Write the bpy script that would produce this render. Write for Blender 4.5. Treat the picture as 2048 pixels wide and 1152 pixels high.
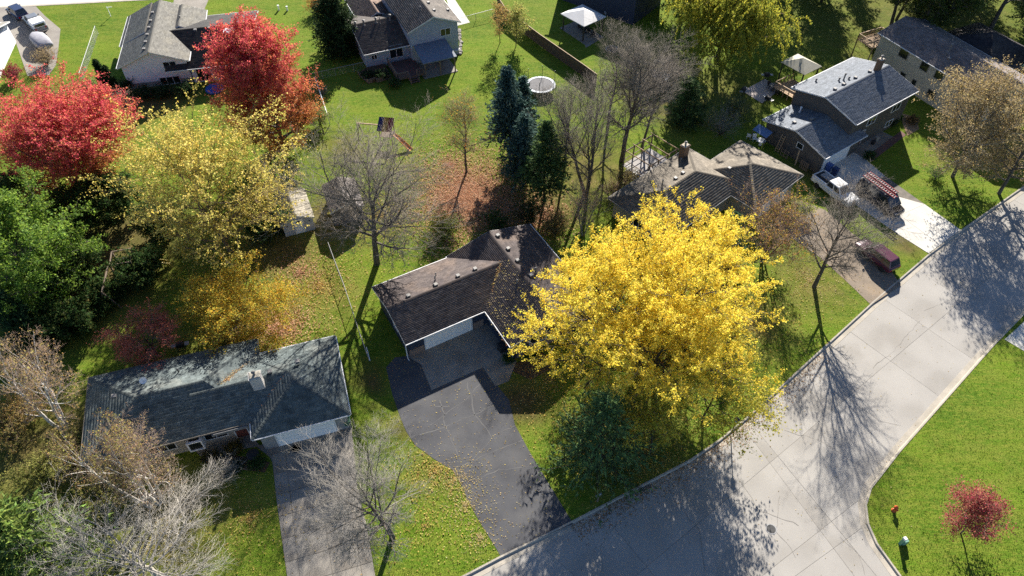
import bpy, bmesh, math, random
import numpy as np
from mathutils import Vector, Matrix

R = math.radians
scene = bpy.context.scene
for o in list(bpy.data.objects):
    bpy.data.objects.remove(o)

# ------------------------------------------------------------------ camera
CAM_H, CAM_PITCH, CAM_F = 55.0, R(48.0), 1430.0 / 2048.0     # metres, below the horizon, focal / width
cam_d = bpy.data.cameras.new('camera')
cam_d.sensor_fit = 'HORIZONTAL'
cam_d.sensor_width = 36.0
cam_d.lens = 36.0 * CAM_F
cam_d.clip_start = 0.5
cam_d.clip_end = 6000.0
cam = bpy.data.objects.new('camera', cam_d)
scene.collection.objects.link(cam)
cam.location = (0, 0, CAM_H)
cam.rotation_euler = (R(90) - CAM_PITCH, 0, 0)
scene.camera = cam

# ------------------------------------------------------------------ sky and sun
SUN_EL, SUN_AZ = R(26.5), R(9.5)          # azimuth from +Y towards +X
world = bpy.data.worlds.new('World')
scene.world = world
world.use_nodes = True
wn = world.node_tree
wn.nodes.clear()
w_out = wn.nodes.new('ShaderNodeOutputWorld')
w_bg = wn.nodes.new('ShaderNodeBackground')
w_sky = wn.nodes.new('ShaderNodeTexSky')
w_sky.sky_type = 'NISHITA'
w_sky.sun_disc = False
w_sky.sun_elevation = SUN_EL
w_sky.sun_rotation = SUN_AZ
w_sky.altitude = 300
w_sky.air_density = 0.7
w_sky.dust_density = 0.2
w_sky.ozone_density = 3.0
w_bg.inputs['Strength'].default_value = 0.06
wn.links.new(w_sky.outputs[0], w_bg.inputs[0])
wn.links.new(w_bg.outputs[0], w_out.inputs[0])

sun_d = bpy.data.lights.new('sun', 'SUN')
sun_d.energy = 5.0
sun_d.angle = R(0.5)
sun_d.color = (1.0, 0.93, 0.82)
sun = bpy.data.objects.new('sun', sun_d)
scene.collection.objects.link(sun)
to_sun = Vector((math.sin(SUN_AZ) * math.cos(SUN_EL), math.cos(SUN_AZ) * math.cos(SUN_EL), math.sin(SUN_EL)))
sun.rotation_euler = (-to_sun).to_track_quat('-Z', 'Y').to_euler()
sun.location = (20, 160, 120)

scene.view_settings.view_transform = 'Standard'
scene.view_settings.look = 'None'
scene.view_settings.exposure = 1.55
scene.view_settings.gamma = 1.0
scene.view_settings.use_curve_mapping = False
scene.cycles.max_bounces = 6
scene.cycles.diffuse_bounces = 3
scene.cycles.transparent_max_bounces = 6
scene.cycles.use_denoising = False

# ------------------------------------------------------------------ helpers
COL = scene.collection
def site(px, py, z=0.0):
    """Survey: metres east and north on level z for a point read off the 2048 px photograph."""
    x = (px - 1024) / (CAM_F * 2048); y = -(py - 576) / (CAM_F * 2048)
    c, s = math.cos(CAM_PITCH), math.sin(CAM_PITCH)
    t = (z - CAM_H) / (-s + y * c)
    return (x * t, (c + y * s) * t)
def sites(pts, z=0.0):
    return [site(a, b, z) for a, b in pts]

def tag(o, label=None, cat=None, group=None, kind=None):
    if label: o['label'] = label
    if cat: o['category'] = cat
    if group: o['group'] = group
    if kind: o['kind'] = kind
    return o
def empty(name, loc, rz=0.0, label=None, cat=None, group=None, kind=None, parent=None):
    o = bpy.data.objects.new(name, None)
    o.empty_display_size = 0.3
    COL.objects.link(o)
    o.location = loc
    o.rotation_euler = (0, 0, rz)
    o.parent = parent
    return tag(o, label, cat, group, kind)
def link(name, me, parent=None, loc=None, rot=None, kind=None):
    o = bpy.data.objects.new(name, me)
    COL.objects.link(o)
    o.parent = parent
    if loc is not None: o.location = loc
    if rot is not None: o.rotation_euler = rot
    if kind: o['kind'] = kind
    return o
def np_mesh(name, V, F, mat, attrs=None, smooth=False):
    """V (n,3); F (m,3) or (m,4); attrs {name: (domain, type, flat array)}"""
    me = bpy.data.meshes.new(name)
    V = np.ascontiguousarray(V, np.float32); F = np.ascontiguousarray(F, np.int32)
    m, k = F.shape
    me.vertices.add(len(V)); me.vertices.foreach_set('co', V.ravel())
    me.loops.add(m * k); me.loops.foreach_set('vertex_index', F.ravel())
    me.polygons.add(m)
    me.polygons.foreach_set('loop_start', np.arange(m, dtype=np.int32) * k)
    if attrs:
        for an, (dom, typ, arr) in attrs.items():
            a = me.attributes.new(an, typ, dom)
            arr = np.ascontiguousarray(arr, np.float32).ravel()
            a.data.foreach_set('color' if typ == 'FLOAT_COLOR' else ('vector' if typ == 'FLOAT_VECTOR' else 'value'), arr)
    me.update(calc_edges=True)
    if smooth:
        me.polygons.foreach_set('use_smooth', np.ones(m, dtype=bool))
    if mat: me.materials.append(mat)
    return me

class MB:
    """collects simple solids into one mesh"""
    def __init__(s): s.V = []; s.F = []
    def add(s, vs, fs):
        b = len(s.V); s.V += [tuple(v) for v in vs]; s.F += [[b + i for i in f] for f in fs]; return s
    def box(s, c, d, rz=0.0, top=None):
        x, y, z = d[0] / 2, d[1] / 2, d[2] / 2
        tx, ty = top if top else (1, 1)
        vs = [(-x, -y, -z), (x, -y, -z), (x, y, -z), (-x, y, -z), (-x * tx, -y * ty, z), (x * tx, -y * ty, z), (x * tx, y * ty, z), (-x * tx, y * ty, z)]
        cs, sn = math.cos(rz), math.sin(rz)
        vs = [(c[0] + a * cs - b * sn, c[1] + a * sn + b * cs, c[2] + e) for a, b, e in vs]
        return s.add(vs, [(3, 2, 1, 0), (4, 5, 6, 7), (0, 1, 5, 4), (1, 2, 6, 5), (2, 3, 7, 6), (3, 0, 4, 7)])
    def beam(s, p, q, w, h=None, n=0):
        """square (n=0) or n-sided bar from p to q"""
        p, q = Vector(p), Vector(q); d = (q - p)
        if d.length < 1e-6: return s
        d.normalize()
        up = Vector((0, 0, 1)) if abs(d.z) < 0.95 else Vector((0, 1, 0))
        a = d.cross(up).normalized(); b = a.cross(d).normalized()
        h = h or w
        if n == 0:
            off = [a * (-w / 2) + b * (-h / 2), a * (w / 2) + b * (-h / 2), a * (w / 2) + b * (h / 2), a * (-w / 2) + b * (h / 2)]; n = 4
        else:
            off = [a * (w * math.cos(2 * math.pi * i / n)) + b * (h * math.sin(2 * math.pi * i / n)) for i in range(n)]
        vs = [p + o for o in off] + [q + o for o in off]
        fs = [(i, (i + 1) % n, n + (i + 1) % n, n + i) for i in range(n)] + [tuple(range(n - 1, -1, -1)), tuple(range(n, 2 * n))]
        return s.add(vs, fs)
    def cone(s, p, q, r0, r1, n=10):
        p, q = Vector(p), Vector(q); d = (q - p).normalized()
        up = Vector((0, 0, 1)) if abs(d.z) < 0.95 else Vector((0, 1, 0))
        a = d.cross(up).normalized(); b = a.cross(d).normalized()
        vs = [p + a * (r0 * math.cos(6.28318 * i / n)) + b * (r0 * math.sin(6.28318 * i / n)) for i in range(n)]
        vs += [q + a * (r1 * math.cos(6.28318 * i / n)) + b * (r1 * math.sin(6.28318 * i / n)) for i in range(n)]
        return s.add(vs, [(i, (i + 1) % n, n + (i + 1) % n, n + i) for i in range(n)] + [tuple(range(n - 1, -1, -1)), tuple(range(n, 2 * n))])
    def lathe(s, prof, c=(0, 0, 0), n=16):
        b = len(s.V)
        for r, z in prof:
            s.V += [(c[0] + r * math.cos(6.28318 * i / n), c[1] + r * math.sin(6.28318 * i / n), c[2] + z) for i in range(n)]
        for k in range(len(prof) - 1):
            for i in range(n):
                j = (i + 1) % n
                s.F.append([b + k * n + i, b + k * n + j, b + (k + 1) * n + j, b + (k + 1) * n + i])
        s.F.append([b + i for i in range(n - 1, -1, -1)]); s.F.append([b + (len(prof) - 1) * n + i for i in range(n)])
        return s
    def prism(s, pts, z0, z1):
        n = len(pts)
        vs = [(x, y, z0) for x, y in pts] + [(x, y, z1) for x, y in pts]
        ar = sum(pts[i][0] * pts[(i + 1) % n][1] - pts[(i + 1) % n][0] * pts[i][1] for i in range(n))
        o = list(range(n)) if ar > 0 else list(range(n - 1, -1, -1))
        fs = [tuple(o[::-1]), tuple(n + i for i in o)]
        for k in range(n):
            i, j = o[k], o[(k + 1) % n]; fs.append((i, j, n + j, n + i))
        return s.add(vs, fs)
    def extrude(s, poly, axis, a0, a1):
        """poly in the plane across `axis` ('u' or 'v') as (t, z); extruded a0..a1 along the axis"""
        n = len(poly)
        f = (lambda a, t, z: (a, t, z)) if axis == 'u' else (lambda a, t, z: (t, a, z))
        vs = [f(a0, t, z) for t, z in poly] + [f(a1, t, z) for t, z in poly]
        fs = [tuple(range(n - 1, -1, -1)), tuple(range(n, 2 * n))] + [(i, (i + 1) % n, n + (i + 1) % n, n + i) for i in range(n)]
        return s.add(vs, fs)
    def mesh(s, name, mat, smooth=False):
        me = bpy.data.meshes.new(name)
        me.from_pydata(s.V, [], s.F)
        bm = bmesh.new(); bm.from_mesh(me); bmesh.ops.recalc_face_normals(bm, faces=bm.faces); bm.to_mesh(me); bm.free()
        if smooth:
            for p in me.polygons: p.use_smooth = True
        if mat: me.materials.append(mat)
        return me
    def build(s, name, mat, parent=None, smooth=False, kind=None, loc=None, rot=None):
        return link(name, s.mesh(name, mat, smooth), parent, loc, rot, kind)

# ------------------------------------------------------------------ materials
MATS = {}
def srgb(r, g, b):
    f = lambda c: (c / 255 / 12.92) if c <= 10 else ((c / 255 + 0.055) / 1.055) ** 2.4
    return (f(r), f(g), f(b))
def mat(name, c1, c2=None, scale=1.5, rough=0.85, bump=0.0, bscale=20.0, spec=0.3, detail=6.0, c3=None, fine=0.0, fscale=30.0, metallic=0.0, coat=0.0, coords='Object', wave=None, attr=None, stretch=None):
    """procedural principled material: c1/c2 mixed by noise, optional speckle, lap lines, per-piece tone"""
    if name in MATS: return MATS[name]
    m = bpy.data.materials.new(name); m.use_nodes = True
    nt = m.node_tree; N = nt.nodes; L = nt.links
    bs = N['Principled BSDF']
    bs.inputs['Roughness'].default_value = rough
    bs.inputs['Specular IOR Level'].default_value = spec
    bs.inputs['Metallic'].default_value = metallic
    bs.inputs['Coat Weight'].default_value = coat
    tc = N.new('ShaderNodeTexCoord'); co = tc.outputs[coords]
    if stretch:
        mp = N.new('ShaderNodeMapping'); mp.inputs['Scale'].default_value = stretch
        L.new(co, mp.inputs[0]); co = mp.outputs[0]
    def noise(sc, det):
        n = N.new('ShaderNodeTexNoise'); n.inputs['Scale'].default_value = sc; n.inputs['Detail'].default_value = det
        L.new(co, n.inputs['Vector']); return n
    def mix(fac, a, b, typ='MIX'):
        x = N.new('ShaderNodeMix'); x.data_type = 'RGBA'; x.blend_type = typ
        for sock, v in ((x.inputs[0], fac), (x.inputs[6], a), (x.inputs[7], b)):
            if isinstance(v, (int, float)): sock.default_value = v
            elif isinstance(v, tuple): sock.default_value = (*v, 1)
            else: L.new(v, sock)
        return x.outputs[2]
    def ramp(v, lo, hi):
        r = N.new('ShaderNodeMapRange'); r.inputs[1].default_value = lo; r.inputs[2].default_value = hi
        L.new(v, r.inputs[0]); return r.outputs[0]
    c2 = c2 or tuple(v * 0.8 for v in c1)
    col = mix(ramp(noise(scale, detail).outputs[0], 0.35, 0.65), c1, c2)
    if c3: col = mix(ramp(noise(scale * 0.37 + 0.11, 4).outputs[0], 0.52, 0.7), col, c3)
    if attr:
        a = N.new('ShaderNodeAttribute'); a.attribute_name = attr[0]
        col = mix(ramp(a.outputs['Fac'], 0, 1), mix(1.0, col, (attr[1],) * 3, 'MULTIPLY'), mix(1.0, col, (attr[2],) * 3, 'MULTIPLY'))
    if fine:
        col = mix(fine, col, mix(ramp(noise(fscale, 3).outputs[0], 0.3, 0.7), (0.25, 0.25, 0.25), (1.6, 1.6, 1.6)), 'MULTIPLY')
    L.new(col, bs.inputs['Base Color'])
    h = None
    if bump:
        h = noise(bscale, 5).outputs[0]
    if wave:
        sep = N.new('ShaderNodeSeparateXYZ'); L.new(co, sep.inputs[0])
        md = N.new('ShaderNodeMath'); md.operation = 'FRACT'
        ml = N.new('ShaderNodeMath'); ml.operation = 'MULTIPLY'; ml.inputs[1].default_value = 1.0 / wave
        L.new(sep.outputs['Z'], ml.inputs[0]); L.new(ml.outputs[0], md.inputs[0])
        h2 = ramp(md.outputs[0], 1.0, 0.0)
        if h is None: h = h2
        else:
            ad = N.new('ShaderNodeMath'); ad.operation = 'ADD'; L.new(h, ad.inputs[0]); L.new(h2, ad.inputs[1]); h = ad.outputs[0]
    if h is not None:
        b = N.new('ShaderNodeBump'); b.inputs['Strength'].default_value = bump or 0.8; b.inputs['Distance'].default_value = 0.03
        L.new(h, b.inputs['Height']); L.new(b.outputs[0], bs.inputs['Normal'])
    MATS[name] = m
    return m
def leaf_mat(name, trans=0.45, rough=0.7, gain=1.0, spec=0.06):
    """leaf: colour from the 'tint' attribute, part of the light passes through"""
    if name in MATS: return MATS[name]
    m = bpy.data.materials.new(name); m.use_nodes = True
    nt = m.node_tree; N = nt.nodes; L = nt.links
    bs = N['Principled BSDF']; out = N['Material Output']
    bs.inputs['Roughness'].default_value = rough; bs.inputs['Specular IOR Level'].default_value = spec
    a = N.new('ShaderNodeAttribute'); a.attribute_name = 'tint'
    n = N.new('ShaderNodeTexNoise'); n.inputs['Scale'].default_value = 9.0
    tc = N.new('ShaderNodeTexCoord'); L.new(tc.outputs['Object'], n.inputs['Vector'])
    r = N.new('ShaderNodeMapRange'); r.inputs[3].default_value = 0.8 * gain; r.inputs[4].default_value = 1.2 * gain
    L.new(n.outputs[0], r.inputs[0])
    v = N.new('ShaderNodeVectorMath'); v.operation = 'SCALE'
    L.new(a.outputs['Color'], v.inputs[0]); L.new(r.outputs[0], v.inputs['Scale'])
    tr = N.new('ShaderNodeBsdfTranslucent'); mx = N.new('ShaderNodeMixShader'); mx.inputs[0].default_value = trans
    L.new(v.outputs[0], bs.inputs['Base Color']); L.new(v.outputs[0], tr.inputs['Color'])
    L.new(bs.outputs[0], mx.inputs[1]); L.new(tr.outputs[0], mx.inputs[2]); L.new(mx.outputs[0], out.inputs[0])
    MATS[name] = m
    return m
def glass_mat(name='window_glass', tint=(0.012, 0.014, 0.016)):
    if name in MATS: return MATS[name]
    m = mat(name, tint, tuple(v * 1.8 for v in tint), scale=0.9, rough=0.06, spec=0.6)
    return m

# ------------------------------------------------------------------ ground, streets, drives
def in_poly(P, poly):
    P = np.asarray(P); x, y = P[:, 0], P[:, 1]; ins = np.zeros(len(P), bool)
    n = len(poly)
    for i in range(n):
        x1, y1 = poly[i]; x2, y2 = poly[(i + 1) % n]
        c = ((y1 > y) != (y2 > y)) & (x < (x2 - x1) * (y - y1) / (y2 - y1 + 1e-12) + x1)
        ins ^= c
    return ins

KERB_NW = [(200, 165), (60.81, 65.82), (49.96, 58.08), (44.9, 54.3), (36.9, 47.75), (29.57, 41.45), (21.24, 34.27), (18.0, 31.75), (15.14, 29.83), (9.3, 26.77), (4.63, 24.3), (-0.93, 21.55), (-3.57, 20.15), (-80, -20)]
KERB_E = [(50, -32), (34.2, 8.2), (29.6, 19.9), (28.6, 22.6), (28.45, 24.2), (28.8, 25.8), (29.7, 27.25), (33.36, 30.7), (39.95, 36.4), (46.41, 42.0), (51.19, 45.9), (190, 146)]
ROAD = KERB_NW + [(-75.5, -27.6), (14, 16.5), (18.5, 16.2), (21.5, 13), (38, -32)] + KERB_E
ROAD_N = [(-160, 101.2), (-82, 109.75), (-62, 112.15), (-40, 114.7), (160, 139), (160, 148), (-40, 123.5), (-160, 110)]

DRIVE_A = sites([(772, 735), (785, 790), (800, 833), (812, 862), (830, 890), (868, 918), (905, 940), (922, 970), (935, 1000), (960, 1045), (985, 1085), (1002, 1113), (1146, 1047), (1060, 905), (1030, 850), (1018, 800), (998, 775), (966, 735), (863, 781), (842, 729), (814, 712), (790, 715)])
APRON_A = sites([(812, 712), (842, 729), (863, 781), (966, 735), (975, 700), (985, 650), (970, 630)])
WALK_A = sites([(966, 735), (991, 773), (1018, 762), (1033, 724), (1030, 712), (1000, 650), (975, 640)])
DRIVE_B = sites([(512, 893), (540, 915), (545, 925), (553, 1000), (575, 1160), (595, 1300), (790, 1300), (752, 1160), (735, 1060), (715, 980), (703, 850), (697, 835)])
DRIVE_F = sites([(1655, 335), (1700, 300), (1730, 318), (1770, 352), (1921, 460), (1857, 507), (1795, 468), (1700, 402), (1625, 355)])
WALK_F = sites([(1700, 305), (1722, 282), (1762, 262), (1795, 278), (1760, 310), (1742, 322)])
DRIVE_E = sites([(1545, 420), (1600, 400), (1650, 420), (1700, 463), (1757, 505), (1802, 570), (1742, 610), (1690, 560), (1640, 515), (1590, 480), (1550, 455)])
DRIVE_H = sites([(-60, 16), (72, 13), (90, 32), (121, 58), (117, 95), (112, 130), (98, 150), (55, 152), (30, 80), (-60, 80)])
DRIVE_C = sites([(348, 0), (345, 14), (395, 34), (404, 30), (416, 2), (418, -6), (340, -6)])
WALK_D = sites([(890, -8), (905, -8), (940, 45), (913, 52)])
PATIO_PAV = sites([(1119, 56), (1170, 90), (1172, 96), (1208, 74), (1152, 42)])
HARD = [ROAD, ROAD_N, DRIVE_A, APRON_A, WALK_A, DRIVE_B, DRIVE_F, WALK_F, DRIVE_E, DRIVE_H, DRIVE_C, WALK_D, PATIO_PAV]

M_CONC = mat('concrete_drive', (0.285, 0.26, 0.225), (0.225, 0.205, 0.178), scale=0.7, rough=0.9, bump=0.25, bscale=40, fine=0.25, fscale=60, c3=(0.19, 0.168, 0.14))
M_CONC_W = mat('concrete_new', (0.56, 0.54, 0.49), (0.49, 0.47, 0.43), scale=0.6, rough=0.9, bump=0.2, bscale=40, fine=0.2, fscale=60)
M_ROAD = mat('concrete_street', (0.355, 0.338, 0.312), (0.295, 0.28, 0.258), scale=0.22, rough=0.92, bump=0.25, bscale=45, fine=0.3, fscale=50, c3=(0.275, 0.258, 0.233), coords='Object', detail=9)
M_KERB = mat('concrete_kerb', (0.42, 0.38, 0.32), (0.33, 0.30, 0.25), scale=0.8, rough=0.92, fine=0.3, fscale=25)
M_JOINT = mat('joint_filler', (0.12, 0.11, 0.095), (0.19, 0.17, 0.145), scale=2.0, rough=0.95)
M_ASPH = mat('asphalt_drive', (0.092, 0.094, 0.102), (0.074, 0.075, 0.082), scale=0.55, spec=0.15, rough=0.95, bump=0.3, bscale=60, fine=0.45, fscale=55, c3=(0.108, 0.108, 0.112))
M_GRAV = mat('worn_asphalt', (0.24, 0.195, 0.15), (0.19, 0.155, 0.12), scale=0.9, rough=0.95, bump=0.4, bscale=35, fine=0.4, fscale=30, c3=(0.27, 0.21, 0.15))
M_SEAL = mat('crack_seal', (0.128, 0.127, 0.127), (0.095, 0.095, 0.098), scale=1.2, rough=0.9)
M_SOIL = mat('mulch', (0.12, 0.075, 0.045), (0.07, 0.045, 0.03), scale=3, rough=1.0, bump=0.6, bscale=25, fine=0.5, fscale=20)

def grass_mat():
    m = bpy.data.materials.new('lawn'); m.use_nodes = True
    nt = m.node_tree; N = nt.nodes; L = nt.links; bs = N['Principled BSDF']
    bs.inputs['Roughness'].default_value = 0.95; bs.inputs['Specular IOR Level'].default_value = 0.05
    tc = N.new('ShaderNodeTexCoord')
    def noise(sc, det, stretch=None):
        n = N.new('ShaderNodeTexNoise'); n.inputs['Scale'].default_value = sc; n.inputs['Detail'].default_value = det
        if stretch:
            mp = N.new('ShaderNodeMapping'); mp.inputs['Scale'].default_value = stretch; mp.inputs['Rotation'].default_value = (0, 0, 0.35)
            L.new(tc.outputs['Object'], mp.inputs[0]); L.new(mp.outputs[0], n.inputs['Vector'])
        else: L.new(tc.outputs['Object'], n.inputs['Vector'])
        return n.outputs[0]
    def rng(v, lo, hi, a=0.0, b=1.0):
        r = N.new('ShaderNodeMapRange'); r.inputs[1].default_value = lo; r.inputs[2].default_value = hi; r.inputs[3].default_value = a; r.inputs[4].default_value = b
        L.new(v, r.inputs[0]); return r.outputs[0]
    def mix(f, a, b, t='MIX'):
        x = N.new('ShaderNodeMix'); x.data_type = 'RGBA'; x.blend_type = t
        for s, v in ((x.inputs[0], f), (x.inputs[6], a), (x.inputs[7], b)):
            if isinstance(v, (int, float)): s.default_value = v
            elif isinstance(v, tuple): s.default_value = (*v, 1)
            else: L.new(v, s)
        return x.outputs[2]
    at = N.new('ShaderNodeAttribute'); at.attribute_name = 'dry'
    at2 = N.new('ShaderNodeAttribute'); at2.attribute_name = 'bare'
    lush = mix(rng(noise(0.25, 5), 0.35, 0.65), (0.078, 0.16, 0.012), (0.128, 0.205, 0.017))
    lush = mix(rng(noise(0.09, 3), 0.42, 0.62, 0, 0.75), lush, (0.055, 0.125, 0.012))
    lush = mix(rng(noise(0.55, 4, (0.25, 2.2, 1)), 0.45, 0.62, 0, 0.6), lush, (0.165, 0.205, 0.028))
    lush = mix(rng(noise(1.6, 4, (1, 3.2, 1)), 0.45, 0.68), lush, (0.175, 0.21, 0.03))
    dry = mix(rng(noise(0.7, 6), 0.38, 0.62), (0.11, 0.125, 0.02), (0.20, 0.165, 0.055))
    col = mix(at.outputs['Fac'], lush, dry)
    soil = mix(rng(noise(2.2, 5), 0.35, 0.65), (0.055, 0.04, 0.022), (0.12, 0.08, 0.045))
    col = mix(at2.outputs['Fac'], col, soil)
    col = mix(0.75, col, mix(rng(noise(7, 4, (1, 1.8, 1)), 0.3, 0.7), (0.66, 0.68, 0.64), (1.28, 1.26, 1.24)), 'MULTIPLY')
    L.new(col, bs.inputs['Base Color'])
    b = N.new('ShaderNodeBump'); b.inputs['Strength'].default_value = 0.7; b.inputs['Distance'].default_value = 0.08
    L.new(noise(9, 5, (1, 1.6, 1)), b.inputs['Height']); L.new(b.outputs[0], bs.inputs['Normal'])
    return m

# spots where the turf is thin, dry or bare: x, y, radius, dryness, bareness
SPOTS = [(*site(930, 385), 9, 1.0, 0.0), (*site(800, 330), 7, 0.55, 0.1), (*site(640, 590), 8, 0.75, 0.0), (*site(550, 640), 6, 0.9, 0.25), (*site(480, 660), 6, 0.9, 0.45),
         (*site(1170, 340), 10, 0.9, 0.3), (*site(1080, 420), 8, 0.9, 0.6), (*site(1250, 880), 9, 0.8, 0.15), (*site(1620, 560), 8, 0.75, 0.1), (*site(1500, 640), 8, 0.8, 0.1),
         (*site(330, 700), 7, 0.75, 0.1), (*site(150, 560), 14, 0.9, 0.8), (*site(250, 480), 12, 0.8, 0.7), (*site(560, 500), 8, 0.8, 0.6), (*site(660, 440), 8, 0.85, 0.6), (*site(760, 440), 8, 0.7, 0.1),
         (*site(850, 950), 5, 0.55, 0.05), (*site(800, 850), 3, 0.7, 0.4), (*site(330, 1050), 9, 0.8, 0.4), (*site(100, 900), 10, 0.9, 0.6), (*site(500, 1000), 5, 0.5, 0.0),
         (*site(1810, 490), 3.0, 0.9, 0.6), (*site(1640, 330), 6, 0.8, 0.9), (*site(1350, 200), 12, 0.7, 0.4), (*site(1450, 180), 12, 0.5, 0.3), (*site(1700, 60), 30, 0.35, 0.3), (*site(1850, 20), 30, 0.35, 0.4),
         (*site(560, 160), 5, 0.7, 0.2), (*site(300, 200), 9, 0.8, 0.7), (*site(120, 200), 8, 0.7, 0.3), (*site(690, 300), 6, 0.8, 0.2), (*site(1885, 320), 5, 0.45, 0.1), (*site(745, 760), 2.6, 0.8, 0.7), (*site(1040, 800), 4.5, 0.9, 0.85)]
def ground():
    """one lawn sheet to the horizon, cut open where the streets lie lower"""
    from mathutils.geometry import delaunay_2d_cdt
    def axis(lo, hi, step, far):
        a = np.arange(lo, hi + step, step); e = np.array([8, 30, 90, 250, 700, far])
        return np.concatenate([lo - e[::-1], a, hi + e])
    X, Y = np.meshgrid(axis(-96, 96, 1.6, 1800), axis(-4, 132, 1.6, 1800))
    pts = [Vector(p) for p in np.stack([X.ravel(), Y.ravel()], 1)]
    edges = []
    for poly in (ROAD, ROAD_N):
        b = len(pts); n = len(poly)
        pts += [Vector(p) for p in poly]; edges += [(b + i, b + (i + 1) % n) for i in range(n)]
    V, _, F, *_ = delaunay_2d_cdt(pts, edges, [], 0, 1e-4)
    P = np.array([(v.x, v.y) for v in V]); F = np.array([tuple(f) for f in F])
    C = P[F].mean(1)
    F = F[~(in_poly(C, ROAD) | in_poly(C, ROAD_N))]
    dry = np.full(len(P), 0.12); bare = np.zeros(len(P))
    rs = np.random.RandomState(3)
    for x, y, r, d, b in SPOTS:
        g = np.exp(-((P[:, 0] - x) ** 2 + (P[:, 1] - y) ** 2) / (r * 0.62) ** 2)
        dry = np.maximum(dry, d * g); bare = np.maximum(bare, b * np.clip(g * 1.3 - 0.2, 0, 1))
    dry += rs.normal(0, 0.06, len(P)); bare += rs.normal(0, 0.06, len(P)) * (bare > 0.05)
    me = np_mesh('ground', np.column_stack([P, np.zeros(len(P))]), F, grass_mat(), {'dry': ('POINT', 'FLOAT', np.clip(dry, 0, 1)), 'bare': ('POINT', 'FLOAT', np.clip(bare, 0, 1))})
    return tag(link('ground', me), kind='structure')
ground()

def cut_slabs(poly, lines, name, part, matl, z1, thick, gap=0.02, kind='structure', joint_z=None):
    """a paved surface: joint bed + one slab object per field between the joints"""
    bed = MB().prism(poly, z1 - thick, z1 - 0.012).build(name, M_JOINT)
    tag(bed, kind=kind)
    bm = bmesh.new()
    bm.faces.new([bm.verts.new((x, y, 0)) for x, y in poly])
    for (px, py), (dx, dy) in lines:
        bmesh.ops.bisect_plane(bm, geom=bm.verts[:] + bm.edges[:] + bm.faces[:], plane_co=(px, py, 0), plane_no=(-dy, dx, 0))
    for f in list(bm.faces):
        pts = [(v.co.x, v.co.y) for v in f.verts]
        if f.calc_area() < 0.05: continue
        n = len(pts)
        cx = sum(p[0] for p in pts) / n; cy = sum(p[1] for p in pts) / n
        ar = sum(pts[i][0] * pts[(i + 1) % n][1] - pts[(i + 1) % n][0] * pts[i][1] for i in range(n))
        if ar < 0: pts = pts[::-1]
        new = []
        for i in range(n):
            a, b, c = Vector(pts[i - 1]), Vector(pts[i]), Vector(pts[(i + 1) % n])
            e1 = (b - a); e2 = (c - b)
            if e1.length < 1e-4 or e2.length < 1e-4: continue
            n1 = Vector((-e1.y, e1.x)).normalized(); n2 = Vector((-e2.y, e2.x)).normalized()
            m = (n1 + n2)
            if m.length < 0.2: m = n1
            m.normalize(); new.append(tuple(b + m * (gap / max(0.35, m.dot(n1)))))
        if len(new) < 3: continue
        dz = random.uniform(-0.004, 0.004)
        MB().prism([(x - cx, y - cy) for x, y in new], z1 - thick + 0.004, z1 + dz).build(part, matl, bed, loc=(cx, cy, 0))
    bm.free()
    return bed
random.seed(5)
# main street: joints across and along
d1 = Vector((0.796, 0.605)).normalized(); d2 = Vector((0.885, 0.466)).normalized()
lines = []
mid1 = Vector(((36.9 + 42) / 2, (47.7 + 38.2) / 2))
def plus(p, d, t): return (p.x + d.x * t, p.y + d.y * t)
lines += [((mid1.x, mid1.y), tuple(d1))]
for k in range(-1, 9): lines.append((plus(mid1, d1, k * 6.4 + 2), (-d1.y, d1.x)))
lines += [(site(1543, 895), tuple(Vector(site(1683, 1065)) - Vector(site(1543, 895)))), (site(1528, 908), tuple(Vector(site(1660, 1085)) - Vector(site(1528, 908)))),
          (site(1563, 1121), tuple(Vector(site(1730, 990)) - Vector(site(1563, 1121)))), (site(1590, 1152), tuple(Vector(site(1745, 1040)) - Vector(site(1590, 1152)))),
          (site(1225, 1050), tuple(Vector(site(1310, 1152)) - Vector(site(1225, 1050)))), (site(1110, 1115), tuple(Vector(site(1150, 1152)) - Vector(site(1110, 1115))))]
cut_slabs(ROAD, lines, 'street', 'slab', M_ROAD, -0.10, 0.05, 0.011)
tag(MB().prism(ROAD_N, -0.15, -0.10).build('back_street', M_CONC_W), kind='structure')

def kerb(path, side, name='kerb'):
    """gutter pan and rounded kerb along the street edge"""
    P = [Vector(p) for p in path]
    prof = [(0.62, -0.088), (0.16, -0.094), (0.13, -0.02), (0.09, 0.03), (-0.05, 0.035), (-0.06, -0.15), (0.62, -0.15)]
    V = []; F = []; n = len(prof)
    for i, p in enumerate(P):
        a = (P[i] - P[i - 1]).normalized() if i else (P[1] - P[0]).normalized()
        b = (P[i + 1] - P[i]).normalized() if i < len(P) - 1 else a
        t = (a + b).normalized(); nr = Vector((-t.y, t.x)) * side
        for o, z in prof: V.append((p.x + nr.x * o, p.y + nr.y * o, z))
    for i in range(len(P) - 1):
        for k in range(n):
            F.append((i * n + k, i * n + (k + 1) % n, (i + 1) * n + (k + 1) % n, (i + 1) * n + k))
    mb = MB(); mb.V = V; mb.F = F
    return tag(mb.build(name, M_KERB), kind='structure')
kerb(KERB_NW, 1); kerb(KERB_E, 1)
kerb([(-160, 101.2), (-82, 109.75), (-62, 112.15), (-40, 114.7), (160, 139)], 1)

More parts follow.
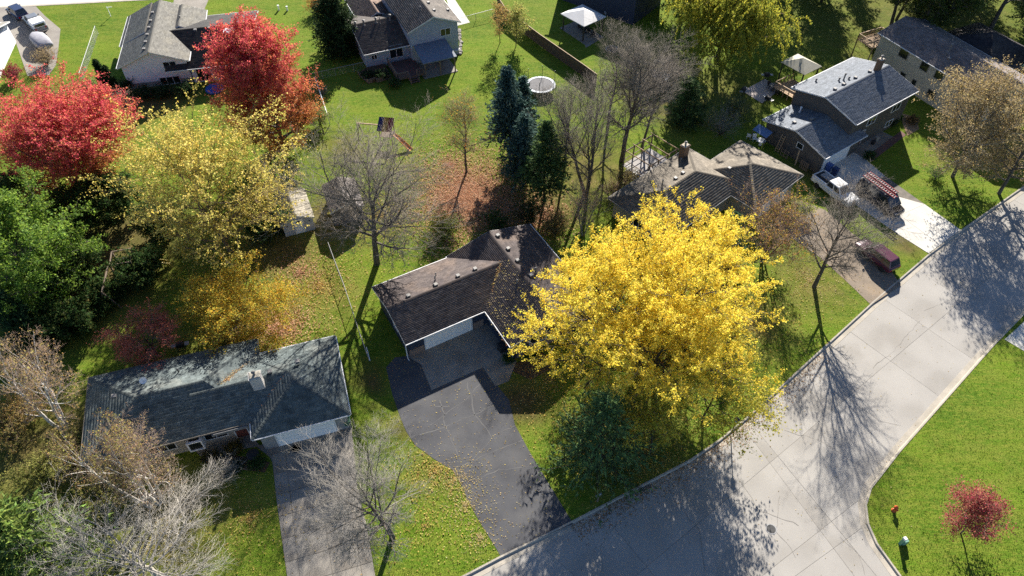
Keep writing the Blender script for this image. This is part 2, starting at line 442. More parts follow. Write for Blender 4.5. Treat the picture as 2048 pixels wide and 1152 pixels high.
def sheet(name, poly, z0, z1, m): return tag(MB().prism(poly, z0, z1).build(name, m), kind='structure')
asph = sheet('asphalt_driveway', DRIVE_A, -0.05, 0.016, M_ASPH)
cut_slabs(APRON_A, [(site(838, 692), (0.87, 0.49))], 'garage_apron', 'slab', M_CONC, 0.03, 0.06, 0.012)
cut_slabs(WALK_A, [(site(985, 700), (0.87, 0.49)), (site(1000, 735), (0.87, 0.49))], 'entry_walk', 'slab', M_CONC, 0.034, 0.06, 0.012)
ub = Vector((math.cos(R(17.5)), math.sin(R(17.5)))); vb = Vector((-ub.y, ub.x)); ob = Vector((-21.47, 30.20))
bl = []
for k in range(-1, 8): bl.append((tuple(ob - vb * (k * 1.95 + 0.15)), tuple(ub)))
for k in (-0.6, 2.05, 4.45, 6.6): bl.append((tuple(ob + ub * k), tuple(vb)))
cut_slabs(DRIVE_B, bl, 'slab_driveway', 'slab', M_CONC, 0.03, 0.06, 0.022)
uf = Vector((math.cos(R(35.5)), math.sin(R(35.5)))); vf = Vector((-uf.y, uf.x))
dd = (Vector(site(1921, 460)) - Vector(site(1770, 352))).normalized()
cut_slabs(DRIVE_F, [(site(1770, 352), (-dd.y, dd.x)), (site(1850, 408), (-dd.y, dd.x)), (site(1765, 405), tuple(dd))], 'pale_driveway', 'slab', M_CONC_W, 0.03, 0.06, 0.012)
sheet('entry_walk', WALK_F, -0.05, 0.022, M_CONC)
sheet('worn_driveway', DRIVE_E, -0.05, 0.018, M_GRAV)
sheet('side_driveway', DRIVE_H, -0.05, 0.02, mat('old_asphalt', (0.27, 0.25, 0.22), (0.22, 0.2, 0.18), scale=0.6, rough=0.95, fine=0.2))
sheet('far_driveway', sites([(2009, 679), (2030, 660), (2062, 630), (2200, 700), (2140, 760), (2048, 702)]), -.05, .02, M_CONC_W)
sheet('back_driveway', DRIVE_C, -0.05, 0.02, M_CONC)
sheet('side_walk', WALK_D, -0.05, 0.02, M_CONC_W)
# crack filler lines wandering over the asphalt drive
rs = np.random.RandomState(8)
def crack(pts, w):
    P = []
    for a, b in zip(pts[:-1], pts[1:]):
        n = max(2, int(math.dist(a, b) / 0.5))
        for i in range(n): P.append((a[0] + (b[0] - a[0]) * i / n, a[1] + (b[1] - a[1]) * i / n))
    P.append(pts[-1]); P = np.array(P) + rs.normal(0, 0.05, (len(P), 2))
    mb = MB(); T = np.gradient(P, axis=0); T /= np.linalg.norm(T, axis=1)[:, None] + 1e-9
    W = w * rs.uniform(0.5, 1.3, len(P))[:, None]; Nn = np.column_stack([-T[:, 1], T[:, 0]]) * W
    for i in range(len(P) - 1):
        mb.add([(*(P[i] - Nn[i]), 0.0), (*(P[i + 1] - Nn[i + 1]), 0.0), (*(P[i + 1] + Nn[i + 1]), 0.0), (*(P[i] + Nn[i]), 0.0)], [(0, 1, 2, 3)])
    return mb
for pts, w in [([(935, 765), (950, 830), (990, 880)], .05), ([(880, 800), (895, 860), (925, 935)], .04), ([(840, 870), (900, 850), (960, 825), (1005, 800)], .05), ([(905, 938), (960, 915), (1045, 880)], .045),
               ([(860, 850), (930, 800), (960, 770)], .03), ([(940, 960), (1000, 940), (1050, 935)], .04), ([(930, 935), (990, 870), (1030, 850)], .03), ([(950, 1020), (1010, 1000)], .03), ([(870, 815), (900, 812)], .04)]:
    crack(sites(pts), w).build('crack_filler', M_SEAL, asph, loc=(0, 0, 0.0205))

# hairline cracks and tar lines wandering over the street slabs
street = bpy.data.objects['street']
M_TAR = mat('tar_line', (.17, .16, .15), (.25, .235, .21), scale=2, rough=.9)
for pts, w in [([(1840, 640), (1790, 700), (1745, 735)], .025), ([(1700, 800), (1760, 840), (1800, 850)], .02), ([(1480, 960), (1520, 1020), (1600, 1050)], .025), ([(1700, 950), (1660, 1000), (1640, 1060)], .025), ([(1560, 990), (1555, 1060), (1590, 1110)], .02),
               ([(1930, 560), (1900, 600), (1850, 620)], .025), ([(1350, 1000), (1400, 1060), (1410, 1140)], .025), ([(1680, 1075), (1720, 1110), (1730, 1150)], .02), ([(1570, 860), (1640, 880), (1720, 930)], .02), ([(1250, 1030), (1200, 1090), (1210, 1150)], .02), ([(1985, 470), (1950, 500), (1960, 540)], .02)]:
    crack(sites(pts), w).build('crack', M_TAR, street, loc=(0, 0, -.0945))

# ------------------------------------------------------------------ houses
def shingle_mat(name, c1, c2, c3=None):
    return mat(name, c1, c2, scale=1.1, rough=0.85, spec=0.12, c3=c3, attr=('tone', 0.72, 1.24), fine=0.25, fscale=18)
def tabs(slopes, mname, matl, parent, expo, th, tabw, seed):
    """courses of shingles as real overlapping tabs; slope = (P0, xdir, sdir, L, S, inset_l, inset_r)"""
    rs = np.random.RandomState(seed); VV = []; FF = []; TT = []; base = 0
    for P0, xd, sd, L, S, il, ir in slopes:
        P0, xd, sd = np.array(P0, float), np.array(xd, float), np.array(sd, float)
        nr = np.cross(xd, sd); nr = nr / np.linalg.norm(nr)
        if nr[2] < 0: nr = -nr
        rows = max(1, int(round(S / expo))); e = S / rows
        for k in range(rows):
            t0, t1 = k * e, (k + 1) * e + e * 0.06
            n = int(L / tabw) + 2
            x = -tabw * (k % 2) * 0.5 - rs.uniform(0, tabw * .5) + tabw * np.arange(n + 1)
            x[1:-1] += rs.uniform(-0.12, 0.12, n - 1) * tabw
            a, b = x[:-1], x[1:] - 0.012
            def clip(v, t): return np.clip(v, il * t / S, L - ir * t / S)
            a0, b0, a1, b1 = clip(a, t0), clip(b, t0), clip(a, t1), clip(b, t1)
            ok = (b0 - a0 > 0.01)
            a0, b0, a1, b1 = a0[ok], b0[ok], a1[ok], b1[ok]
            m = len(a0)
            if not m: continue
            h = th * rs.uniform(0.7, 1.3, m)[:, None]; j = rs.uniform(-0.015, 0.015, m)[:, None]
            q = lambda xx, t, hh: P0 + xx[:, None] * xd + t * sd + hh * nr
            v = np.stack([q(a0, t0 + j, h), q(b0, t0 + j, h), q(b1, t1, h * 0 + 0.006), q(a1, t1, h * 0 + 0.006), q(a0, t0 + j, h * 0 - 0.01), q(b0, t0 + j, h * 0 - 0.01)], 1)
            f = np.array([[0, 1, 2, 3], [4, 5, 1, 0]])[None] + (base + 6 * np.arange(m))[:, None, None]
            VV.append(v.reshape(-1, 3)); FF.append(f.reshape(-1, 4)); base += 6 * m
            TT.append(np.repeat(np.clip(rs.normal(0.5, 0.24, m), 0, 1), 2))
    me = np_mesh(mname, np.concatenate(VV), np.concatenate(FF), matl, {'tone': ('FACE', 'FLOAT', np.concatenate(TT))})
    return link('shingles', me, parent, kind='stuff')

def gable(house, rect, axis, ze, pitch, sm, trim, expo=0.17, th=0.009, tabw=0.45, seed=1, gutter=(1, 1), ridge=None, rake=True):
    """gable roof over rect (u0,u1,v0,v1) incl. overhang; ridge along axis; ze = eave height"""
    u0, u1, v0, v1 = rect
    a0, a1, t0, t1 = (u0, u1, v0, v1) if axis == 'u' else (v0, v1, u0, u1)
    tm = (t0 + t1) / 2 if ridge is None else ridge
    zr = ze + (tm - t0) * pitch
    p2 = (zr - ze) / (t1 - tm)
    pt = (lambda a, t, z: (a, t, z)) if axis == 'u' else (lambda a, t, z: (t, a, z))
    d = 0.14
    roof = MB().extrude([(t0, ze), (tm, zr), (t1, ze), (t1, ze - d), (tm, zr - d), (t0, ze - d)], axis, a0, a1).build('roof', trim, house)
    s1 = Vector(pt(0, tm - t0, zr - ze)); S1 = s1.length; s2 = Vector(pt(0, tm - t1, zr - ze)); S2 = s2.length
    xd = Vector(pt(1, 0, 0))
    tabs([(pt(a0 - .02, t0 - .03, ze + .004 - .03 * pitch), xd, s1 / S1, a1 - a0 + .04, S1 + .02, 0, 0), (pt(a0 - .02, t1 + .03, ze + .004 - .03 * p2), xd, s2 / S2, a1 - a0 + .04, S2 + .02, 0, 0)], 'shingles', sm, roof, expo, th, tabw, seed)
    n = int((a1 - a0) / 0.3); cap = MB()
    for i in range(n):
        x0 = a0 + (a1 - a0) * i / n; x1 = a0 + (a1 - a0) * (i + 1) / n
        w = 0.15
        cap.add([pt(x0, tm - w, zr - w * pitch + .03), pt(x0, tm, zr + .045), pt(x0, tm + w, zr - w * p2 + .03), pt(x1, tm - w, zr - w * pitch + .045), pt(x1, tm, zr + .06), pt(x1, tm + w, zr - w * p2 + .045)], [(0, 3, 4, 1), (1, 4, 5, 2), (3, 5, 4)])
    cap.build('ridge_cap', sm, roof, kind='stuff')
    for g, tt, sg in ((gutter[0], t0, -1), (gutter[1], t1, 1)):
        if g: MB().box(pt((a0 + a1) / 2, tt + sg * 0.07, ze - 0.06), tuple(abs(c) for c in pt(a1 - a0, 0.1, 0.1))).build('gutter', M_TRIM, roof)
    if rake:
        for aa, sg in ((a0, -1), (a1, 1)):
            o = 0.03 * sg
            MB().extrude([(t0, ze + .01), (tm, zr + .01), (t1, ze + .01), (t1, ze - .17), (tm, zr - .17), (t0, ze - .17)], axis, min(aa, aa + o), max(aa, aa + o)).build('rake_board', M_TRIM, roof)
    return roof, zr
def hip(house, rect, ze, pitch, sm, trim, expo=0.17, th=0.009, tabw=0.45, seed=1, gutter=M_JOINT, skip=()):
    u0, u1, v0, v1 = rect; W, D = u1 - u0, v1 - v0; d = 0.14
    if W >= D:
        h = D / 2; r0, r1 = (u0 + h, (v0 + v1) / 2), (u1 - h, (v0 + v1) / 2)
    else:
        h = W / 2; r0, r1 = ((u0 + u1) / 2, v0 + h), ((u0 + u1) / 2, v1 - h)
    zr = ze + h * pitch
    c = [(u0, v0), (u1, v0), (u1, v1), (u0, v1)]
    V = [(x, y, ze) for x, y in c] + [(*r0, zr), (*r1, zr)] + [(x, y, ze - d) for x, y in c]
    if W >= D: F = [(0, 1, 5, 4), (1, 2, 5), (2, 3, 4, 5), (3, 0, 4)]
    else: F = [(0, 1, 4), (1, 2, 5, 4), (2, 3, 5), (3, 0, 4, 5)]
    F += [(0, 6, 7, 1), (1, 7, 8, 2), (2, 8, 9, 3), (3, 9, 6, 0), (9, 8, 7, 6)]
    roof = MB().add(V, F).build('roof', trim, house)
    s = math.hypot(h, h * pitch); ch, sh = h / s, h * pitch / s
    sl = []
    for (p, q, up) in ((c[0], c[1], (0, 1)), (c[1], c[2], (-1, 0)), (c[2], c[3], (0, -1)), (c[3], c[0], (1, 0))):
        L = math.dist(p, q); x = ((q[0] - p[0]) / L, (q[1] - p[1]) / L, 0)
        sl.append(((p[0] - up[0] * .03, p[1] - up[1] * .03, ze + .004 - .03 * pitch), x, (up[0] * ch, up[1] * ch, sh), L, s + .02, h, h))
    tabs(sl, 'shingles', sm, roof, expo, th, tabw, seed)
    cap = MB()
    for ci, (a, b) in enumerate(((V[0], V[4]), (V[3], V[4] if W >= D else V[5]), (V[1], V[5] if W >= D else V[4]), (V[2], V[5]), (V[4], V[5]))):
        if ci in skip: continue
        a, b = Vector(a), Vector(b); dl = (b - a).length
        if dl < 0.2: continue
        n = max(1, int(dl / 0.3)); t = (b - a).normalized(); sd = t.cross(Vector((0, 0, 1))).normalized() * 0.15
        dz = Vector((0, 0, 1))
        drop = 0.15 * pitch * (0.72 if abs(t.z) > 0.05 else 1.0)
        for i in range(n):
            p, q = a + (b - a) * (i / n), a + (b - a) * ((i + 1.08) / n if i < n - 1 else 1)
            cap.add([p - sd + dz * (.05 - drop), p + dz * .065, p + sd + dz * (.05 - drop), q - sd + dz * (.03 - drop), q + dz * .04, q + sd + dz * (.03 - drop)], [(0, 3, 4, 1), (1, 4, 5, 2), (0, 1, 2)])
    cap.build('ridge_cap', sm, roof, kind='stuff')
    for i in range(4):
        p, q = c[i], c[(i + 1) % 4]
        L = math.dist(p, q); nx, ny = (q[1] - p[1]) / L, -(q[0] - p[0]) / L
        MB().box(((p[0] + q[0]) / 2 + nx * .06, (p[1] + q[1]) / 2 + ny * .06, ze - .06), (L if abs(ny) > .5 else .1, .1 if abs(ny) > .5 else L, .1)).build('gutter', gutter, roof)
    return roof, zr
def gwall(house, rect, axis, z1, pitch, m, inset=0.4, z0=-0.1, ridge=None, ins=None):
    """wall block with its gable ends; rect is the ROOF rect"""
    u0, u1, v0, v1 = rect
    i = ins or (inset,) * 4
    u0 += i[0]; u1 -= i[1]; v0 += i[2]; v1 -= i[3]
    t0, t1, a0, a1 = (v0, v1, u0, u1) if axis == 'u' else (u0, u1, v0, v1)
    R0 = (rect[2] if axis == 'u' else rect[0]); R1 = (rect[3] if axis == 'u' else rect[1])
    tm = (R0 + R1) / 2 if ridge is None else ridge
    zr = z1 + (tm - R0) * pitch; p2 = (zr - z1) / (R1 - tm)
    e0, e1 = z1 + (t0 - R0) * pitch - .15, z1 + (R1 - t1) * p2 - .15
    return MB().extrude([(t0, z0), (t0, e0), (tm, zr - .15), (t1, e1), (t1, z0)], axis, a0, a1).build('wall', m, house)
def bwall(house, u0, u1, v0, v1, z1, m, z0=-0.1, name='wall'):
    return MB().box(((u0 + u1) / 2, (v0 + v1) / 2, (z0 + z1) / 2), (u1 - u0, v1 - v0, z1 - z0)).build(name, m, house)
FACE = {'f': 0.0, 'r': R(90), 'b': R(180), 'l': R(-90)}
def window(house, u, v, z, w, h, face, panes=2, frame=None, name='window', sill=False):
    """framed window on the wall point u,v (wall surface); z = bottom"""
    o = empty(name, (u, v, z), FACE[face], parent=house)
    f = 0.07; d = 0.07
    fr = MB().box((0, -d / 2, f / 2), (w, d, f)).box((0, -d / 2, h - f / 2), (w, d, f))
    fr.box((-w / 2 + f / 2, -d / 2, h / 2), (f, d, h - 2 * f)).box((w / 2 - f / 2, -d / 2, h / 2), (f, d, h - 2 * f))
    pw = (w - 2 * f) / panes
    for i in range(1, panes): fr.box((-w / 2 + f + pw * i, -d / 2, h / 2), (f * .9, d * .8, h - 2 * f))
    fr.build('frame', frame or M_TRIM, o)
    for i in range(panes):
        MB().box((-w / 2 + f + pw * (i + .5), -0.02, h / 2), (pw - 0.02, 0.02, h - 2 * f)).build('pane', M_GLASS, o)
    return o
def garage_door(house, u, v, w, h, face, m, z=0.0):
    o = empty('garage_door', (u, v, z), FACE[face], parent=house)
    n = 4
    for i in range(n): MB().box((0, -.03, h * (i + .5) / n), (w, .05, h / n - .018)).build('panel', m, o)
    MB().box((-w / 2 - .06, -.035, h / 2), (.1, .08, h)).box((w / 2 + .06, -.035, h / 2), (.1, .08, h)).box((0, -.035, h + .05), (w + .22, .08, .1)).build('frame', M_TRIM, o)
    return o
def entry_door(house, u, v, z, w, h, face, m):
    o = empty('door', (u, v, z), FACE[face], parent=house)
    MB().box((0, -.03, h / 2), (w, .05, h)).build('leaf', m, o)
    MB().box((-w / 2 - .05, -.035, h / 2), (.08, .08, h)).box((w / 2 + .05, -.035, h / 2), (.08, .08, h)).box((0, -.035, h + .04), (w + .18, .08, .08)).build('frame', M_TRIM, o)
    MB().lathe([(.02, 0), (.035, .03), (.02, .06)], n=8).build('handle', M_DARKMETAL, o, loc=(w * .38, -.07, h * .47), rot=(R(90), 0, 0))
    return o
def roof_z(rect, axis, ze, pitch, u, v):
    u0, u1, v0, v1 = rect
    if axis == 'u': return ze + min(v - v0, v1 - v) * pitch
    if axis == 'v': return ze + min(u - u0, u1 - u) * pitch
    return ze + min(v - v0, v1 - v, u - u0, u1 - u) * pitch
def box_vent(roof, u, v, z, rz=0):
    o = MB().box((0, 0, .07), (.34, .34, .2)).box((0, 0, .2), (.42, .42, .07), top=(.8, .8)).build('roof_vent', M_VENT, roof, loc=(u, v, z), rot=(0, 0, rz)); return o
def pipe_vent(roof, u, v, z, h=0.6, r=0.06, m=None):
    MB().cone((0, 0, -.2), (0, 0, h), r, r, 8).cone((0, 0, h), (0, 0, h + .08), r * 1.7, r * .6, 8).cone((0, 0, -.1), (0, 0, .08), r * 2.2, r * 1.1, 8).build('vent_pipe', m or M_VENT, roof, loc=(u, v, z))
def dish(roof, u, v, z, rz):
    o = MB().lathe([(.02, 0), (.18, .03), (.3, .1), (.3, .12), (.17, .05), (.02, .02)], n=14).build('satellite_dish', M_WHITE, roof, loc=(u, v, z + .55), rot=(R(50), 0, rz))
    MB().beam((u, v, z - .1), (u, v, z + .55), .05).build('dish_mast', M_VENT, roof)
def chimney(house, u, v, z0, z1, w, d, m, pots=1):
    o = MB().box((u, v, (z0 + z1) / 2), (w, d, z1 - z0)).box((u, v, z1 - .05), (w + .12, d + .12, .1)).build('chimney', m, house)
    MB().box((u, v, z1 + .04), (w + .02, d + .02, .08), top=(.8, .8)).build('chimney_cap', M_KERB, o)
    for i in range(pots):
        x = u + (i - (pots - 1) / 2) * .4
        MB().cone((x, v, z1 + .05), (x, v, z1 + .4), .12, .1, 8).cone((x, v, z1 + .45), (x, v, z1 + .55), .2, .06, 8).build('chimney_pot', M_VENT, o)
    return o

M_TRIM = mat('white_trim', (0.72, 0.72, 0.72), (0.6, 0.6, 0.6), scale=3, rough=0.5, spec=0.4)
M_WHITE = mat('white_paint', (0.86, 0.86, 0.85), (0.8, 0.8, 0.79), scale=2, rough=0.5)
M_GLASS = glass_mat()
M_DARKMETAL = mat('dark_metal', (0.03, 0.03, 0.03), (0.05, 0.05, 0.05), scale=5, rough=0.5, spec=0.5)
M_VENT = mat('vent_metal', (0.22, 0.21, 0.2), (0.12, 0.115, 0.11), scale=6, rough=0.6, spec=0.5)
M_NAVY = mat('navy_siding', (0.040, 0.052, 0.082), (0.032, 0.042, 0.068), scale=2, rough=0.7, wave=0.18, bump=0.0)
M_BRICK_T = mat('tan_brick', (0.28, 0.2, 0.16), (0.2, 0.14, 0.115), scale=7, rough=0.9, bump=0.4, bscale=12, fine=0.4, fscale=12)
M_WSIDE = mat('white_siding', (0.78, 0.77, 0.79), (0.72, 0.71, 0.74), scale=1.2, rough=0.6, wave=0.2)
M_BSIDE = mat('blue_grey_siding', (0.36, 0.40, 0.45), (0.32, 0.36, 0.41), scale=1.2, rough=0.7, wave=0.2)
M_TSIDE = mat('taupe_siding', (0.105, 0.095, 0.085), (0.085, 0.077, 0.07), scale=1.2, rough=0.75, wave=0.2)
M_CSIDE = mat('cream_siding', (0.46, 0.44, 0.38), (0.40, 0.385, 0.335), scale=1.2, rough=0.7, wave=0.2)
M_GSIDE = mat('beige_siding', (0.34, 0.31, 0.26), (0.29, 0.265, 0.225), scale=1.2, rough=0.7, wave=0.2)
M_STUC = mat('grey_block', (0.3, 0.29, 0.28), (0.25, 0.24, 0.235), scale=2, rough=0.9, bump=0.2, bscale=20)
M_SOFFIT = mat('grey_fascia', (0.22, 0.22, 0.22), (0.17, 0.17, 0.17), scale=2, rough=0.7)
M_SOFDARK = mat('dark_fascia', (0.06, 0.06, 0.06), (0.045, 0.045, 0.045), scale=2, rough=0.7)
S_A = shingle_mat('charcoal_brown_shingle', (0.100, 0.084, 0.080), (0.067, 0.057, 0.059), (0.128, 0.100, 0.087))
S_B = shingle_mat('green_grey_shingle', (.115, .138, .14), (.078, .096, .1), (.145, .158, .15))
S_C = shingle_mat('light_grey_shingle', (0.186, 0.180, 0.161), (0.155, 0.149, 0.136), (0.205, 0.192, 0.161))
S_CD = shingle_mat('black_shingle', (0.045, 0.043, 0.042), (0.03, 0.03, 0.031), (0.055, 0.05, 0.046))
S_D = shingle_mat('grey_brown_shingle', (0.133, 0.119, 0.108), (0.101, 0.090, 0.083), (0.151, 0.133, 0.119))
S_DD = shingle_mat('dark_brown_shingle', (0.085, 0.075, 0.07), (0.06, 0.054, 0.053), (0.1, 0.085, 0.075))
S_E = shingle_mat('tan_shingle', (.175, .155, .128), (.14, .123, .103), (.195, .17, .138))
S_F = shingle_mat('slate_blue_shingle', (.15, .168, .198), (.13, .146, .172), (.165, .18, .208))
S_G = shingle_mat('brown_grey_shingle', (.2, .175, .17), (.16, .14, .137), (.22, .19, .18))
S_GD = shingle_mat('dark_weathered_shingle', (0.06, 0.055, 0.06), (0.045, 0.042, 0.047), (0.08, 0.07, 0.065))

# ---- house with the white double garage door beside the yellow tree
hA = empty('house', (-9.79, 40.07, 0), R(29.5), 'navy single-storey house with charcoal roof, next to the big yellow tree', 'house')
gA, wA = (0.0, 12.6, 0.0, 8.1), (8.29, 18.1, -5.0, 8.35)
gwall(hA, gA, 'u', 2.75, .245, M_NAVY, ins=(.35, .5, .55, .5))
gwall(hA, wA, 'v', 2.75, .245, M_NAVY, ins=(.5, .5, .45, .4))
rA, zA = gable(hA, gA, 'u', 2.75, .245, S_A, M_SOFDARK, seed=11, gutter=(1, 1))
rA2, zA2 = gable(hA, wA, 'v', 2.75, .245, S_A, M_SOFDARK, seed=12, gutter=(1, 1))
garage_door(hA, 4.55, .55, 4.9, 2.05, 'f', M_WHITE)
MB().box((1.15, .52, .45), (1.55, .1, .95)).build('brick_skirt', M_BRICK_T, hA); MB().box((7.75, .52, .45), (1.1, .1, .95)).build('brick_skirt', M_BRICK_T, hA)
MB().box((11.5, -4.6, .45), (4.6, .12, .95)).build('brick_skirt', M_BRICK_T, hA); MB().box((8.72, -2.1, .42), (.12, 4.8, .9)).build('brick_skirt', M_NAVY, hA)
window(hA, 11.5, -4.55, 1.0, 1.9, 1.25, 'f', 2); window(hA, 15.2, -4.55, 1.0, 1.6, 1.25, 'f', 2)
window(hA, .35, 3.4, 1.2, 1.0, .9, 'l', 2); entry_door(hA, 8.79, -.2, .15, .95, 2.05, 'l', M_WHITE)
window(hA, 7.9, .55, 1.05, .0 + 0.7, 1.1, 'f', 1) if False else None
MB().beam((.12, .46, 2.5), (.12, .46, .1), .09).beam((.12, .46, .1), (.12, .1, .04), .09).build('downspout', M_TRIM, hA)
MB().beam((8.65, -4.68, 2.5), (8.65, -4.68, .1), .09).build('downspout', M_TRIM, hA)
for u in (2.4, 5.3, 7.7, 9.6): box_vent(rA, u, 4.5, roof_z(gA, 'u', 2.75, .245, u, 4.5))
pipe_vent(rA, 5.6, 5.3, roof_z(gA, 'u', 2.75, .245, 5.6, 5.3), .55, .06)
pipe_vent(rA, 6.0, 6.0, roof_z(gA, 'u', 2.75, .245, 6.0, 6.0), .3, .05)
for v in (7.4, 5.2, 3.3): box_vent(rA2, 13.75, v, roof_z(wA, 'v', 2.75, .245, 13.75, v))
box_vent(rA2, 13.9, .9, roof_z(wA, 'v', 2.75, .245, 13.9, .9)); pipe_vent(rA2, 14.6, 1.2, roof_z(wA, 'v', 2.75, .245, 14.6, 1.2), .7, .09)
pipe_vent(rA2, 12.3, .8, roof_z(wA, 'v', 2.75, .245, 12.3, .8), .4, .07); pipe_vent(rA2, 10.3, -2.0, roof_z(wA, 'v', 2.75, .245, 10.3, -2.), .55, .08, M_DARKMETAL)

# ---- hipped green-grey house at lower left
hB = empty('house', (-21.47, 30.20, 0), R(17.5), 'low house with green-grey hipped roof and white chimney at lower left', 'house')
hip(hB, (0, 8.1, 0, 8.85), 2.75, .31, S_B, M_SOFDARK, expo=.27, th=.016, tabw=.4, seed=21, gutter=M_TRIM)
rB2, _ = hip(hB, (-8.0, 7.9, 1.75, 8.75), 2.77, .31, S_B, M_SOFDARK, expo=.27, th=.016, tabw=.4, seed=22, skip=(0, 1))
rB, zB = hip(hB, (-13.3, 1.17, 1.73, 10.65), 2.75, .31, S_B, M_SOFDARK, expo=.27, th=.016, tabw=.4, seed=23, skip=(2,))
bwall(hB, .45, 7.7, .5, 8.4, 2.5, M_STUC); bwall(hB, -12.8, .7, 2.35, 10.2, 2.48, M_GSIDE)
garage_door(hB, 4.15, .5, 4.88, 2.05, 'f', M_WHITE)
window(hB, -3.2, 2.35, .9, 1.9, 1.2, 'f', 2); window(hB, -7.5, 2.35, .9, 2.2, 1.2, 'f', 3); window(hB, -11, 2.35, .9, 1.2, 1.2, 'f', 2)
entry_door(hB, -1.2, 2.35, .15, .95, 2.05, 'f', mat('oxblood_door', (.16, .05, .04), (.12, .04, .03), rough=.5))
M_CHIMW = mat('whitewashed_brick', (.55, .53, .5), (.44, .42, .4), scale=5, rough=.9, bump=.4, bscale=14)
chimney(hB, 1.15, 4.6, 2.9, 5.2, .95, .75, M_CHIMW, 1)
# box bay with white frame and awning box by the front wall
bay = empty('window', (-4.75, 2.0, 1.0), 0, parent=hB)
MB().box((0, -.1, .1), (1.25, .9, .12)).box((0, -.1, 1.25), (1.25, .9, .12)).box((-.56, -.1, .67), (.12, .9, 1.05)).box((.56, -.1, .67), (.12, .9, 1.05)).build('frame', M_TRIM, bay)
MB().box((0, -.45, .67), (1.0, .03, 1.05)).build('pane', M_GLASS, bay); MB().box((0, -.1, 1.325), (.8, .55, .02)).build('pane', M_GLASS, bay)
MB().box((-1.75, 1.62, 2.52), (2.9, .3, .22)).box((-1.75, 1.5, 2.66), (2.6, .05, .06)).build('awning_box', M_SOFFIT, hB)
dish(rB, -8.2, 7.7, roof_z((-13.3, 1.17, 1.73, 10.65), 'h', 2.75, .31, -8.2, 7.7), .4)
for u, v in ((2.2, 5.6), (4.6, 5.9)): box_vent(rB2, u, v, roof_z((-8, 7.9, 1.75, 8.75), 'h', 2.75, .31, u, v) + (.3 if u > 4 else .1))
pipe_vent(rB, -5.5, 8.3, roof_z((-13.3, 1.17, 1.73, 10.65), 'h', 2.75, .31, -5.5, 8.3), .4, .06, M_DARKMETAL)
box_vent(rB, -10.4, 6.6, 4.28)

# ---- white house with light grey gable roof, top left
hC = empty('house', (-53.0, 86.0, 0), R(12.5), 'white-sided two-level house with pale grey gable roof at upper left', 'house')
gC = (0, 9.3, 0, 15.0)
gwall(hC, gC, 'v', 3.45, .40, M_WSIDE, ins=(.45, .5, .4, .4)); rC, zC = gable(hC, gC, 'v', 3.45, .40, S_C, M_SOFFIT, seed=31, expo=.16, th=.014)
hC2 = (4.5, 10.7, 8.0, 14.6); gwall(hC, hC2, 'v', 3.3, .31, M_WSIDE, ins=(.4, .4, .4, .4)); gable(hC, hC2, 'v', 3.3, .40, S_C, M_SOFFIT, seed=32, expo=.16, th=.014)
hC3 = (-.55, 4.0, 6.4, 15.2); gwall(hC, hC3, 'v', 3.25, .42, M_WSIDE, ins=(.4, .4, .4, .4)); gable(hC, hC3, 'v', 3.22, .44, S_C, M_SOFFIT, seed=33, expo=.16, th=.014, ridge=3.4)
dC = (6.0, 18.0, -.7, 14.2); gwall(hC, dC, 'u', 2.6, .27, M_WSIDE, ins=(3, .4, .9, .4)); rC3, zC3 = gable(hC, dC, 'u', 2.6, .262, S_CD, M_SOFFIT, seed=34, expo=.2, th=.011)
bwall(hC, .43, 8.82, .38, 2.0, .75, M_STUC, name='foundation')
window(hC, 6.6, .4, 2.35, 1.7, 1.1, 'f', 2); window(hC, 5.9, .38, .1, 2.7, 1.15, 'f', 3)
window(hC, 10.6, .2, .12, 2.0, 2.1, 'f', 2, name='sliding_door')
window(hC, 14.5, .2, .9, 1.4, 1.2, 'f', 2)
for v in (1.3, 3.2, 5.2, 7.2, 9.2, 11.6): box_vent(rC, 3.9, v, roof_z(gC, 'v', 3.45, .40, 3.9, v))
pipe_vent(rC, 7.6, 10.5, roof_z(gC, 'v', 3.45, .40, 7.6, 10.5), .6, .09)
for u, v in ((10.0, 6.3), (11.9, 6.4)): box_vent(rC3, u, v, roof_z(dC, 'u', 2.6, .262, u, v))
sk = empty('skylight', (14.6, 5.4, roof_z(dC, 'u', 2.6, .262, 14.6, 5.4)), 0, parent=hC)
MB().box((0, 0, .12), (1.5, 1.3, .24)).build('frame', M_TRIM, sk); MB().box((0, 0, .25), (1.2, 1.0, .02)).build('pane', mat('skylight_glass', (.5, .56, .6), (.44, .5, .54), rough=.15, spec=.6), sk)

# ---- blue-grey house, top centre
hD = empty('house', (-14.44, 92.35, 0), R(24), 'blue-grey two-storey house with deck and patio roof at the top', 'house')
gD = (0, 7.9, 0, 15); gwall(hD, gD, 'v', 5.1, .4, M_BSIDE, ins=(.42, .4, .35, .4)); rD, zD = gable(hD, gD, 'v', 5.1, .4, S_D, M_SOFFIT, seed=41, expo=.25, th=.02, tabw=.5, gutter=(0, 1))
lD = (-6.3, 1.0, 1.2, 12.8); gwall(hD, lD, 'u', 2.65, .27, M_BSIDE, ins=(.35, .6, .55, .5)); rD2, zD2 = gable(hD, lD, 'u', 2.65, .27, S_DD, M_SOFFIT, seed=42, expo=.19, th=.011, tabw=.5, gutter=(1, 0))
bD = (-4.4, 1.2, 9.5, 19); gwall(hD, bD, 'v', 2.7, .5, M_BSIDE); gable(hD, bD, 'v', 2.72, .5, mat('rust_shingle', (.2, .14, .11), (.15, .1, .085), attr=('tone', .6, 1.3), rough=.95), M_SOFFIT, seed=43)
window(hD, 5.6, .35, 3.35, 1.55, 1.1, 'f', 2); window(hD, -1.5, 1.75, .85, 2.0, 1.95, 'f', 2, name='sliding_door'); window(hD, -4.75, 1.75, 1.25, .85, .8, 'f', 2)
window(hD, 5.2, .35, .5, 1.4, 1.2, 'f', 2)
